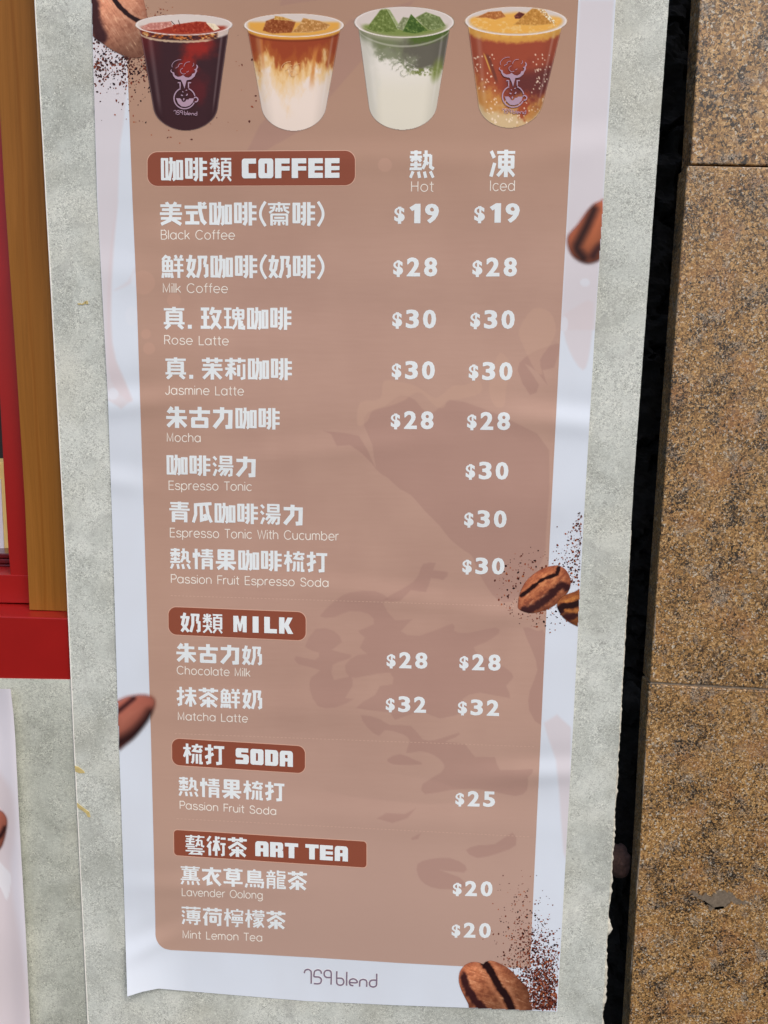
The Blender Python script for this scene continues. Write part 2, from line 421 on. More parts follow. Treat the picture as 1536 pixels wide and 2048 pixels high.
# --- timber post
YW = 0.038
WP = bevel_prism('timber_post', xz([(-66, -700), (-14, 0), (9.6, 400), (34, 760), (49, 1000), (58.6, 1220), (170, 1224), (150, 900), (62, -700)], YW), YW, YW + 0.05, M_WOOD, None, 0.0008, base=PX(90, 1222, YW).tolist())
WP['label'] = 'brown timber post between the red window frame and the grey board'; WP['category'] = 'post'

# --- red window frame with sill
YF = 0.068
RF = thing('window_frame', 'red painted window frame with a bottom rail beside the timber post', 'window frame', PX(20, 1206, YF).tolist())
bevel_prism('stile', xz([(-94, -700), (-30, 300), (0, 803), (7.5, 947), (16.4, 1100), (20.5, 1146.5), (22, 1166), (75, 1172), (70, 1000), (30, 300), (-36, -700)], YF), YF, YF + 0.05, M_RED, RF, 0.0008)
bevel_prism('rail', xz([(-900, 1130), (21, 1150), (75, 1152), (75, 1207), (-900, 1187)], YF - 0.0015), YF - 0.0015, YF + 0.05, M_RED, RF, 0.0008)
YS = 0.006
a = PX(-900, 1205, YS); b_ = PX(175, 1238, YS); c_ = PX(175, 1369.5, YS); d_ = PX(-900, 1330, YS)
SL = bevel_prism('window_sill', [(a[0], a[2]), (b_[0], b_[2]), (c_[0], c_[2]), (d_[0], d_[2])], YS, YF + 0.04, M_RED, None, 0.0016, base=((a[0] + b_[0]) / 2, YS, c_[2]))
SL['label'] = 'thick red painted window sill ledge under the timber post'; SL['category'] = 'sill'
blob_y = YW - 0.0008
q = bevel_prism('post_chip', xz([(59, 1219), (136, 1221.5), (136, 1224), (59, 1221.5)], blob_y), blob_y, YW + 0.01, M_CREAM, WP) if False else None

# --- what shows through the window
IN = bevel_prism('interior_wall', xz([(-1500, -900), (160, -900), (160, 1300), (-1500, 1300)], 0.42), 0.42, 0.45, M_DARK, None, base=PX(-100, 1300, 0.42).tolist())
IN['label'] = 'dark interior behind the red window frame'; IN['category'] = 'wall'
CB = thing('cream_box', 'cream box with a white front standing inside the red window', 'box', PX(5, 1107, 0.17).tolist())
bevel_prism('box_body', xz([(-120, 925), (7.5, 925), (17.5, 1108), (-120, 1106)], 0.172), 0.172, 0.27, M_CREAM, CB, 0.001)
bevel_prism('white_panel', xz([(-120, 958), (1.0, 958), (8.0, 1101), (-120, 1100)], 0.17), 0.17, 0.1718, M_LAV, CB)
for k, (v0, v1, uo) in enumerate([(1107, 1117, 0), (1117.5, 1128, 2), (1128.5, 1138, -1), (1138.5, 1149, 3)]):
    T = bevel_prism('red_tray', xz([(-120, v0), (26 + uo, v0 + 0.5), (26 + uo, v1), (-120, v1)], 0.125), 0.125, 0.27, M_DRED, None, 0.002, base=PX(-40, v1, 0.19).tolist())
    T['label'] = ['dark red glossy tray, topmost of the stack under the cream box', 'dark red glossy tray, second from the top of the stack', 'dark red glossy tray, second from the bottom of the stack', 'dark red glossy tray, lowest of the stack on the window rail'][k]
    T['category'] = 'tray'; T['group'] = 'trays stacked inside the window'

# ================================================================== the menu poster
PL = ext([(183, 0), (194.3, 400), (216, 800), (226.3, 1100), (235, 1400), (246, 1720), (254.6, 1993)], -700, 2200)
PR = ext([(1231.6, 0), (1203.8, 450), (1188.6, 680), (1165.8, 1070), (1146.3, 1450), (1129, 1760), (1114.4, 2023.5)], -700, 2200)
PB = [(254.6, 1993), (285, 1983.5), (317.6, 1977), (360, 1981), (454, 1989), (610, 2002), (780, 2010), (942, 2016), (1114.4, 2023.5)]
KL = ext([(250.5, 0), (256, 159), (265, 400), (273.7, 600), (288.5, 1050), (294, 1220), (301.6, 1460), (308, 1720), (310.6, 1838), (312, 1900)], -700, 2200)
KR = ext([(1156.7, 0), (1132.8, 450), (1120, 680), (1100, 1067), (1082.5, 1450), (1068, 1760), (1060, 1935)], -700, 2200)

CORNER = PX(254.6, 1993, -0.02)
def G(x, c, s): return np.exp(-((x - c) / s) ** 2)
# folds of the sheet: (u, v, half width, half height, tilt, metres)
FOLDS = [(240, 812, 0.09, 0.011, 0.10, 0.0026), (235, 965, 0.05, 0.010, -0.1, 0.0016), (250, 545, 0.10, 0.020, 0.0, 0.0016),
         (1130, 845, 0.10, 0.012, -0.08, 0.0024), (1105, 1545, 0.09, 0.012, 0.1, 0.0026), (1060, 1010, 0.12, 0.03, 0.05, 0.0016),
         (640, 905, 0.16, 0.010, 0.12, 0.0010), (820, 1200, 0.16, 0.012, -0.1, 0.0013), (560, 1420, 0.2, 0.02, 0.05, 0.0012),
         (900, 560, 0.2, 0.03, 0.02, 0.0016), (420, 1770, 0.12, 0.012, 0.06, 0.0013), (300, 1890, 0.05, 0.012, 0.5, 0.0022),
         (700, 320, 0.25, 0.012, -0.03, 0.0009), (1020, 1230, 0.08, 0.012, 0.2, 0.0012), (480, 690, 0.15, 0.02, 0.1, 0.001),
         (1160, 300, 0.06, 0.015, 0.1, 0.0012), (360, 480, 0.08, 0.016, 0.0, 0.0016), (800, 1640, 0.22, 0.02, 0.0, 0.0013)]
_F = [(PX(u, v, 0), a_, max(b2 * 1.25, 0.016), tl, am * 0.9) for u, v, a_, b2, tl, am in FOLDS]
def hgt(x, z):
    """how far the sheet stands off the board"""
    h = 0.0028 + 0.0022 * (fbm(x * 5 + 3, z * 7, 2, 31) - 0.5) + 0.0012 * np.sin(z * 19 + x * 3)
    for p, a_, b2, tl, am in _F:
        dx = x - p[0]; dz = z - p[2] - tl * dx
        h = h + am * G(dx, 0, a_) * (G(dz, 0, b2) - 0.45 * G(dz, b2 * 1.6, b2))
    cx = np.clip((CORNER[0] + 0.085 - x) / 0.085, 0, 1.4); cz = np.clip((CORNER[2] + 0.13 - z) / 0.13, 0, 1.4)
    h = h + 0.017 * cx ** 1.5 * cz ** 1.6
    return np.maximum(h, 0.0008)
def SURF(u, v, layer=0.0):
    """point of the poster's surface that carries the print seen at pixel u, v"""
    u = np.asarray(u, float); v = np.asarray(v, float)
    y = np.full(np.broadcast(u, v).shape, -0.003)
    for _ in range(4):
        P = PX(u + 0 * v, v + 0 * u, y); y = -hgt(P[..., 0], P[..., 2])
    P = PX(u + 0 * v, v + 0 * u, y)
    P[..., 1] -= layer
    return P

def sd_poly(U, V, poly):
    """signed distance (positive inside) to a closed polygon, pixels"""
    p = np.array(poly, float); n = len(p); d = np.full(U.shape, 1e9); ins = np.zeros(U.shape, bool)
    for i in range(n):
        a_, b = p[i], p[(i + 1) % n]; e = b - a_
        t_ = np.clip(((U - a_[0]) * e[0] + (V - a_[1]) * e[1]) / (e.dot(e) + 1e-9), 0, 1)
        d = np.minimum(d, np.hypot(U - a_[0] - t_ * e[0], V - a_[1] - t_ * e[1]))
        c = (a_[1] > V) != (b[1] > V)
        ins ^= c & (U < (b[0] - a_[0]) * (V - a_[1]) / (b[1] - a_[1] + 1e-12) + a_[0])
    return np.where(ins, d, -d)
def d_line(U, V, pts):
    p = np.array(pts, float); d = np.full(U.shape, 1e9)
    for i in range(len(p) - 1):
        a_, b = p[i], p[i + 1]; e = b - a_
        t_ = np.clip(((U - a_[0]) * e[0] + (V - a_[1]) * e[1]) / (e.dot(e) + 1e-9), 0, 1)
        d = np.minimum(d, np.hypot(U - a_[0] - t_ * e[0], V - a_[1] - t_ * e[1]))
    return d
def sm(a_, b, x): 
    t_ = np.clip((x - a_) / (b - a_), 0, 1); return t_ * t_ * (3 - 2 * t_)
def over(c, col, a_): return c * (1 - a_[..., None]) + np.array(col, float) * a_[..., None]
PO = thing('menu_poster', 'tall coffee menu poster with brown price panel and four printed cups', 'poster', PX(690, 2012, -0.002).tolist())
def sheet(name, L_, R_, bot, v0, mat, parent, s, nv, layer, solid=0.0, paint=None, surf=None):
    s = np.asarray(s); nu = len(s); t_ = np.linspace(0, 1, nv)
    b = np.array(bot, float)
    U = np.zeros((nv, nu)); V = np.zeros((nv, nu))
    vb = np.interp(b[0, 0] + (b[-1, 0] - b[0, 0]) * s, b[:, 0], b[:, 1])
    for i in range(nv):
        v = v0 + (vb - v0) * t_[i]
        V[i] = v; l = edge_pts(L_, v); r = edge_pts(R_, v); U[i] = l + (r - l) * s
    P = (surf or SURF)(U, V, layer).reshape(-1, 3)
    C = None
    if paint is not None:
        C = np.concatenate([np.clip(lin(np.clip(paint(U, V), 0, 255)) / WHITE, 0, 0.95).reshape(-1, 3), np.ones((nu * nv, 1))], 1)
    idx = np.arange(nu * nv).reshape(nv, nu)
    F = np.stack([idx[:-1, :-1], idx[1:, :-1], idx[1:, 1:], idx[:-1, 1:]], -1).reshape(-1, 4)
    if solid:
        n = nu * nv; Q = P.copy(); Q[:, 1] += solid
        F2 = F[:, ::-1] + n
        rim = np.concatenate([idx[0, :], idx[1:, -1], idx[-1, -2::-1], idx[-2:0:-1, 0]])
        rn = np.roll(rim, -1)
        F3 = np.stack([rim, rn, rn + n, rim + n], 1)
        P = np.concatenate([P, Q]); F = np.concatenate([F, F2, F3])
        if C is not None: C = np.concatenate([C, C * 0 + [0.85, 0.85, 0.85, 1]])
    o = mesh_obj(name, P, F, mat, parent, True, C)
    if solid: o.data.set_sharp_from_angle(angle=math.radians(40))
    return o
def tones(U, V, c, shapes):
    """flat printed shapes: (outline, smoothing, colour, strength, edge softness)"""
    for pts, n_, col, a_, soft in shapes:
        p = catmull(pts, n_) if n_ else np.array(pts, float)
        m_ = (U > p[:, 0].min() - 4) & (U < p[:, 0].max() + 4) & (V > p[:, 1].min() - 4) & (V < p[:, 1].max() + 4)
        if m_.any():
            k = sm(-soft, soft, sd_poly(U[m_], V[m_], p)) * a_
            c[m_] = over(c[m_], col, k)
    return c
def disc(u, v, ru, rv_): return [(u + ru * math.cos(x), v + rv_ * math.sin(x)) for x in np.linspace(0, 2 * math.pi, 24)[:-1]]
PINKS = [(207, 197, 200), (208, 189, 191), (222, 228, 238)]  # pink margin print; its first tone also carries shade on the upper poster
ROSE = [
 ([(186, 0), (248, 0), (254, 180), (240, 290), (236, 400), (226, 500), (222, 640), (232, 720), (264, 800), (216, 800), (205, 600), (195, 400)], 0, 2),
 ([(236, 400), (230, 470), (224, 560), (222, 640), (226, 700), (240, 745), (266, 798), (252, 800), (222, 760), (214, 690), (216, 560), (224, 470)], 1, 3),
 ([(228, 580), (255, 562), (272, 530), (270, 545), (262, 566), (240, 578)], 1, 3),
 ([(1160, 0), (1228, 0), (1204, 440), (1190, 660), (1122, 660), (1134, 450)], 0, 0),
 ([(1125, 640), (1150, 615), (1186, 605), (1180, 700), (1166, 740), (1138, 700)], 0, 3),
 ([(1088, 1446), (1142, 1455), (1132, 1720), (1122, 1640), (1112, 1520)], 0, 2),
]
def paint_margin(U, V):
    n = fbm(U * 0.012, V * 0.006, 3, 71)
    c = np.array((209, 216, 226), float) + (n[..., None] - 0.5) * np.array((6, 8, 10.0))
    c = tones(U, V, c, [(p, k, PINKS[m_], (0.7, 0.3, 0.9)[m_], 3.5) for p, m_, k in ROSE])
    return tones(U, V, c, [(disc(u, v, a_, b), 0, (214, 219, 228), 0.6, 2.0) for u, v, a_, b in [(263, 632, 13, 19), (226, 788, 11, 12), (268, 560, 6, 14), (1129, 648, 7, 15), (1170, 565, 10, 8)]])
sheet('sheet', PL, PR, PB, -600, M_SHEET, PO, np.concatenate([np.linspace(0, 0.1, 45), np.linspace(0.1, 0.9, 80)[1:], np.linspace(0.9, 1, 45)[1:]]), 800, 0.0, 0.0005, paint_margin)

# ---- print: flat outlines laid onto the sheet
GRID = 0.006
def tess(verts2, faces, dep=None):
    """cut flat (x,z) faces along a grid so that they can follow the sheet"""
    bm = bmesh.new()
    vv = [bm.verts.new((p[0], 0 if dep is None else dep[i], p[1])) for i, p in enumerate(verts2)]
    for f in faces:
        try: bm.faces.new([vv[i] for i in f])
        except ValueError: pass
    a_ = np.array(verts2); lo = a_.min(0); hi = a_.max(0)
    bm.normal_update()
    if len(faces) and max(len(f) for f in faces) > 4: bmesh.ops.triangulate(bm, faces=bm.faces[:])
    for ax in (0, 1):
        k = math.floor(lo[ax] / GRID) + 1
        while k * GRID < hi[ax]:
            co = [0, 0, 0]; no = [0, 0, 0]; co[2 * ax] = k * GRID; no[2 * ax] = 1
            bmesh.ops.bisect_plane(bm, geom=bm.verts[:] + bm.edges[:] + bm.faces[:], plane_co=co, plane_no=no)
            k += 1
    V_ = np.array([(q.co.x, q.co.z) if dep is None else tuple(q.co) for q in bm.verts])
    bm.verts.index_update()
    F_ = [[q.index for q in f.verts] for f in bm.faces]; bm.free()
    return V_, F_
def drape(V2, layer):
    V2 = np.asarray(V2, float)
    y = -hgt(V2[:, 0], V2[:, 1]) - layer
    return np.stack([V2[:, 0], y, V2[:, 1]], 1)
def flat(pts):  # photograph pixels -> x, z on the poster
    p = np.array(pts, float); q = SURF(p[:, 0], p[:, 1]); return q[:, [0, 2]]
def area_print(name, pts, mat, parent, layer, smooth_n=0):
    p = catmull(pts, smooth_n) if smooth_n else np.array(pts, float)
    f2 = flat(p)
    V_, F_ = tess(f2, [list(range(len(f2)))])
    return mesh_obj(name, drape(V_, layer), F_, mat, parent)

T_DARK = [
 ([(648, 862), (662, 868), (674, 892), (700, 890), (722, 905), (742, 925), (752, 938), (735, 900), (718, 872), (690, 866)], 0),
 ([(752, 938), (775, 955), (800, 978), (822, 990), (850, 1022), (880, 1052), (900, 1078), (930, 1102), (944, 1112), (960, 1150), (985, 1190), (1010, 1205), (1040, 1190), (1085, 1120), (1092, 1060), (1098, 900), (1040, 850), (960, 815), (900, 800), (860, 830), (830, 800), (800, 790), (770, 812), (735, 825), (728, 850), (745, 890)], 3),
 ([(1120, 690), (1105, 690), (1075, 700), (1050, 715), (1035, 740), (1060, 790), (1078, 770), (1050, 728), (1075, 745), (1095, 770), (1085, 740), (1108, 735)], 4),
 ([(846, 1128), (872, 1126), (866, 1140), (896, 1144), (886, 1160), (862, 1156), (852, 1184), (822, 1180), (800, 1202), (768, 1200), (800, 1180), (826, 1164), (838, 1148)], 2),
 ([(640, 1232), (672, 1200), (700, 1185), (750, 1182), (778, 1198), (766, 1206), (790, 1240), (825, 1238), (802, 1262), (838, 1272), (905, 1247), (908, 1262), (935, 1266), (990, 1255), (998, 1266), (970, 1285), (948, 1294), (960, 1310), (1010, 1335), (1027, 1354), (1012, 1372), (1020, 1396), (960, 1385), (925, 1398), (935, 1420), (880, 1437), (840, 1422), (790, 1440), (780, 1425), (712, 1416), (750, 1390), (760, 1372), (785, 1368), (780, 1345), (730, 1352), (700, 1355), (690, 1330), (715, 1310), (735, 1308), (720, 1295), (730, 1275), (716, 1262), (748, 1248), (738, 1228), (700, 1222), (668, 1234)], 2),
 ([(632, 1258), (668, 1262), (684, 1284), (664, 1300), (704, 1310), (690, 1320), (665, 1330), (668, 1360), (700, 1352), (705, 1372), (690, 1396), (708, 1398), (670, 1415), (636, 1412), (620, 1380), (622, 1355), (640, 1340), (596, 1328), (592, 1312), (630, 1320), (638, 1305), (610, 1294)], 2),
 ([(722, 1430), (760, 1438), (780, 1450), (822, 1452), (845, 1478), (870, 1480), (918, 1465), (912, 1474), (890, 1484), (930, 1488), (950, 1514), (990, 1514), (1000, 1540), (1066, 1538), (1056, 1555), (1054, 1580), (1030, 1592), (960, 1578), (900, 1580), (850, 1588), (845, 1568), (882, 1545), (888, 1528), (868, 1510), (840, 1502), (812, 1506), (820, 1482), (805, 1468), (770, 1460), (758, 1472), (735, 1455)], 2),
 ([(775, 1518), (800, 1508), (830, 1520), (845, 1528), (800, 1530), (780, 1526)], 4),
 ([(754, 1637), (772, 1626), (810, 1628), (832, 1616), (815, 1636), (785, 1646)], 0),
 ([(822, 1676), (842, 1666), (836, 1678), (824, 1680)], 0),
 ([(932, 1700), (958, 1690), (990, 1688), (1025, 1665), (1032, 1690), (1000, 1705), (955, 1716)], 3),
 ([(835, 1728), (860, 1718), (900, 1716), (930, 1730), (928, 1745), (880, 1740), (920, 1755), (930, 1775), (880, 1778), (850, 1768), (836, 1750)], 4),
 ([(1046, 1255), (1064, 1300), (1075, 1340), (1060, 1380), (1058, 1420), (1082, 1450), (1086, 1380), (1092, 1270), (1075, 1262)], 4),
 ([(560, 12), (760, -40), (880, -100), (640, -120)], 3),
 ([(700, 40), (830, 0), (600, 262), (480, 330), (520, 250)], 0),
]
T_LIGHT = [
 ([(768, 762), (800, 764), (832, 772), (858, 790), (876, 795), (905, 772), (930, 770), (958, 760), (962, 785), (920, 798), (895, 800), (888, 815), (870, 812), (842, 785), (822, 790), (810, 800), (780, 812), (745, 822), (735, 842), (715, 850), (720, 805), (760, 798)], 3),
 ([(985, 740), (1000, 705), (1020, 730), (1012, 780), (1008, 812), (990, 812), (978, 780)], 4),
 ([(1066, 618), (1100, 625), (1112, 660), (1100, 690), (1080, 720), (1085, 748), (1070, 740), (1046, 690), (1038, 660)], 4),
]
# brown panel with rounded bottom corner and tonal shapes
def paint_panel(U, V):
    n = fbm(U * 0.006, V * 0.004, 4, 81); n2 = fbm(U * 0.02, V * 0.3, 2, 83)
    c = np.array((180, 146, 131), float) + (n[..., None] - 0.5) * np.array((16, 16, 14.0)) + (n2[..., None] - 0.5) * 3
    c = over(c, (168, 133, 112), sm(640, 60, V) * 0.9); c = over(c, (180, 151, 138), sm(1300, 1900, V) * 0.8); c = over(c, (176, 142, 120), sm(520, 260, U) * 0.3)  # top of the panel darkened in colour to stand for shade from above
    c = tones(U, V, c, [(p, min(k, 2), (156, 120, 112), 0.36 if len(p) > 20 else 0.40, 1.4) for p, k in T_DARK])
    c = tones(U, V, c, [(p, min(k, 3), (191, 156, 137), 0.5, 1.6) for p, k in T_LIGHT])
    return tones(U, V, c, [(disc(u, v, r, r), 0, (188, 150, 132), 0.6, 1.4) for u, v, r in [(286, 565, 24), (348, 600, 14), (292, 668, 10), (298, 697, 12), (770, 330, 14)]])
KLR = [q for q in KL if q[1] < 1860] + [(311 + 31 * (1 - math.cos(x)), 1868 + 32 * math.sin(x)) for x in np.linspace(0, math.pi / 2, 12)] + [(343, 2200)]
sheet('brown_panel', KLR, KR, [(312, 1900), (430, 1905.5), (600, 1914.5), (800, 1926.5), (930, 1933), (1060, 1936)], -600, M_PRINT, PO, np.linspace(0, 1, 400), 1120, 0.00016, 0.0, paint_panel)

# headings
def rbox(tl, tr, br, bl, r):
    c = [np.array(x, float) for x in (tl, tr, br, bl)]; out = []
    for i in range(4):
        p, a_, b = c[i], c[i - 1], c[(i + 1) % 4]
        ea = (a_ - p) / np.linalg.norm(a_ - p) * r; eb = (b - p) / np.linalg.norm(b - p) * r
        for t_ in np.linspace(0, math.pi / 2, 9): out.append(p + ea * (1 - math.sin(t_)) + eb * (1 - math.cos(t_)))
    return out
HEADS = {}
for key, tl, tr, br, bl, r in [('coffee', (295, 304.5), (710, 301.5), (710, 370.5), (295.5, 372), 20), ('milk', (337, 1213.5), (611.5, 1224.5), (611.5, 1281), (337.5, 1268.5), 16),
                               ('soda', (344, 1476.5), (610, 1492.5), (610, 1546.5), (344.5, 1529.5), 15), ('tea', (348, 1659.5), (733, 1683), (733, 1735), (348.5, 1710), 7)]:
    g = 1.4
    o = area_print('heading_box', rbox((tl[0] - g, tl[1] - g), (tr[0] + g, tr[1] - g), (br[0] + g, br[1] + g), (bl[0] - g, bl[1] + g), r + 1), M_HLINE, PO, 0.00024)
    HEADS[key] = o
    area_print('heading_fill', rbox(tl, tr, br, bl, r), M_HEAD, o, 0.00030)
# dashed rules
def dashes(u0, v0, u1, v1):
    n = 92; V_ = []; F_ = []
    for k in range(n):
        t0, t1 = (k + 0.2) / n, (k + 0.75) / n
        for t_, s in ((t0, -0.45), (t1, -0.45), (t1, 0.45), (t0, 0.45)):
            V_.append((u0 + (u1 - u0) * t_, v0 + (v1 - v0) * t_ + s))
        F_.append([4 * k, 4 * k + 1, 4 * k + 2, 4 * k + 3])
    f2 = flat(V_); mesh_obj('dashed_rule', drape(f2, 0.00024), F_, M_DASH, PO)
dashes(340, 1191, 1030, 1212.5); dashes(348, 1467, 1070, 1493.5); dashes(352, 1637, 1060, 1673.5)

# ---- lettering
FC = bpy.data.curves.new('glyphs', 'FONT'); FO = bpy.data.objects.new('glyphs', FC); COL.objects.link(FO)
FC.resolution_u = 3; FC.fill_mode = 'FRONT'
def glyph(ch, offset=0.0):
    FC.body = ch; FC.offset = offset
    dg = bpy.context.evaluated_depsgraph_get()
    me = FO.evaluated_get(dg).to_mesh()
    V_ = np.array([q.co[:2] for q in me.vertices]) if len(me.vertices) else np.zeros((0, 2)); F_ = [list(p.vertices) for p in me.polygons]
    FO.evaluated_get(dg).to_mesh_clear()
    return V_, F_
_gc = {}
def glyph_c(ch, off=0.0):
    if (ch, off) not in _gc: _gc[(ch, off)] = glyph(ch, off)
    return _gc[(ch, off)]

def ribbon(pts, w_):
    """a stroke of constant width along a polyline -> verts, faces"""
    p = np.array(pts, float); n = len(p)
    d = np.gradient(p, axis=0) if n > 2 else np.repeat([p[1] - p[0]], 2, 0)
    seg = np.diff(p, axis=0); seg /= np.linalg.norm(seg, axis=1)[:, None] + 1e-12
    V_ = []; F_ = []
    for i in range(n):
        a_ = seg[max(i - 1, 0)]; b = seg[min(i, n - 2)]
        na = np.array([-a_[1], a_[0]]); nb = np.array([-b[1], b[0]]); m_ = na + nb
        m_ = m_ / max(1e-6, np.linalg.norm(m_)); k = 1 / max(0.45, m_.dot(na))
        V_ += [p[i] + m_ * w_ / 2 * k, p[i] - m_ * w_ / 2 * k]
        if i: F_.append([2 * i - 2, 2 * i - 1, 2 * i + 1, 2 * i])
    return V_, F_
def arc(cx, cy, rx, ry, a0, a1, n=10):
    return [(cx + rx * math.cos(math.radians(x)), cy + ry * math.sin(math.radians(x))) for x in np.linspace(a0, a1, n)]

# thin wide letters, cap height 1, x height 0.72 : strokes and advance
XH = 0.72
def thin_letters():
    L = {}
    def bowl(cx=0.40, rx=0.36, a0=0, a1=360, n=22): return arc(cx, XH / 2, rx, XH / 2, a0, a1, n)
    L['a'] = ([bowl(), [(0.76, XH), (0.76, 0)]], 0.98)
    L['b'] = ([[(0.04, 1.02), (0.04, 0)], bowl()], 0.96)
    L['c'] = ([bowl(a0=42, a1=318)], 0.86)
    L['d'] = ([bowl(), [(0.76, 1.02), (0.76, 0)]], 0.98)
    L['e'] = ([[(0.05, XH * .5), (0.75, XH * .5)] + bowl(cx=0.40, a0=4, a1=320)], 0.94)
    L['f'] = ([[(0.2, 0), (0.2, 0.84)] + arc(0.36, 0.86, 0.16, 0.16, 180, 80, 7), [(0.0, XH), (0.44, XH)]], 0.56)
    L['g'] = ([bowl(), [(0.76, XH), (0.76, -0.06)] + arc(0.42, -0.06, 0.34, 0.22, 0, -160, 12)], 0.98)
    L['h'] = ([[(0.04, 1.02), (0.04, 0)], arc(0.34, XH - 0.3, 0.30, 0.30, 180, 0, 14) + [(0.64, 0)]], 0.86)
    L['i'] = ([[(0.04, XH), (0.04, 0)], [(0.04, 0.93), (0.04, 1.03)]], 0.24)
    L['k'] = ([[(0.04, 1.02), (0.04, 0)], [(0.56, XH), (0.05, 0.26)], [(0.24, 0.42), (0.60, 0)]], 0.74)
    L['l'] = ([[(0.04, 1.02), (0.04, 0)]], 0.24)
    L['m'] = ([[(0.04, XH), (0.04, 0)], arc(0.28, XH - 0.26, 0.24, 0.26, 180, 0, 12) + [(0.52, 0)], arc(0.76, XH - 0.26, 0.24, 0.26, 180, 0, 12) + [(1.0, 0)]], 1.22)
    L['n'] = ([[(0.04, XH), (0.04, 0)], arc(0.34, XH - 0.3, 0.30, 0.30, 180, 0, 14) + [(0.64, 0)]], 0.86)
    L['o'] = ([bowl()], 0.96)
    L['p'] = ([[(0.04, XH), (0.04, -0.3)], bowl()], 0.96)
    L['r'] = ([[(0.04, XH), (0.04, 0)], arc(0.34, XH - 0.3, 0.30, 0.30, 180, 75, 9)], 0.56)
    L['s'] = ([catmull([(0.60, 0.56), (0.5, 0.68), (0.34, 0.72), (0.14, 0.67), (0.08, 0.54), (0.16, 0.42), (0.36, 0.37), (0.56, 0.31), (0.64, 0.18), (0.56, 0.05), (0.34, 0.0), (0.14, 0.04), (0.04, 0.17)], 3, False).tolist()], 0.80)
    L['t'] = ([[(0.2, 0.98), (0.2, 0.14)] + arc(0.34, 0.14, 0.14, 0.14, 180, 290, 7), [(0.0, XH), (0.42, XH)]], 0.56)
    L['u'] = ([[(0.04, XH), (0.04, 0.3)] + arc(0.34, 0.3, 0.30, 0.30, 180, 360, 14) + [(0.64, XH)], [(0.64, XH), (0.64, 0)]], 0.86)
    L['v'] = ([[(0.0, XH), (0.32, 0.0), (0.64, XH)]], 0.74)
    C = lambda a0, a1, n=24: arc(0.52, 0.5, 0.48, 0.5, a0, a1, n)
    L['B'] = ([[(0.05, 0), (0.05, 1), (0.42, 1)] + arc(0.42, 0.76, 0.24, 0.24, 90, -90, 10) + [(0.05, 0.52)], [(0.42, 0.52)] + arc(0.46, 0.26, 0.28, 0.26, 90, -90, 10) + [(0.05, 0)]], 0.92)
    L['C'] = ([C(40, 320)], 1.12)
    L['O'] = ([C(0, 360, 28)], 1.16)
    L['E'] = ([[(0.66, 1), (0.05, 1), (0.05, 0), (0.68, 0)], [(0.05, 0.53), (0.62, 0.53)]], 0.84)
    L['F'] = ([[(0.64, 1), (0.05, 1), (0.05, 0)], [(0.05, 0.52), (0.58, 0.52)]], 0.76)
    L['H'] = ([[(0.05, 1), (0.05, 0)], [(0.72, 1), (0.72, 0)], [(0.05, 0.53), (0.72, 0.53)]], 0.98)
    L['I'] = ([[(0.05, 1), (0.05, 0)]], 0.30)
    L['J'] = ([[(0.46, 1), (0.46, 0.26)] + arc(0.22, 0.26, 0.24, 0.26, 0, -170, 12)], 0.66)
    L['L'] = ([[(0.05, 1), (0.05, 0), (0.60, 0)]], 0.74)
    L['M'] = ([[(0.05, 0), (0.05, 1), (0.43, 0.08), (0.81, 1), (0.81, 0)]], 1.06)
    L['P'] = ([[(0.05, 0), (0.05, 1), (0.44, 1)] + arc(0.44, 0.73, 0.27, 0.27, 90, -90, 12) + [(0.05, 0.46)]], 0.84)
    L['R'] = ([[(0.05, 0), (0.05, 1), (0.44, 1)] + arc(0.44, 0.74, 0.26, 0.26, 90, -90, 12) + [(0.05, 0.48)], [(0.42, 0.48), (0.72, 0)]], 0.90)
    L['S'] = ([catmull([(0.70, 0.78), (0.58, 0.95), (0.38, 1.0), (0.16, 0.94), (0.08, 0.76), (0.18, 0.60), (0.40, 0.52), (0.64, 0.43), (0.74, 0.25), (0.64, 0.06), (0.40, 0.0), (0.16, 0.05), (0.04, 0.22)], 3, False).tolist()], 0.92)
    L['T'] = ([[(0.36, 1), (0.36, 0)], [(0.0, 1), (0.72, 1)]], 0.84)
    L['W'] = ([[(0.0, 1), (0.28, 0), (0.55, 0.95), (0.82, 0), (1.1, 1)]], 1.24)
    L[' '] = ([], 0.60)
    return L
THIN = thin_letters()
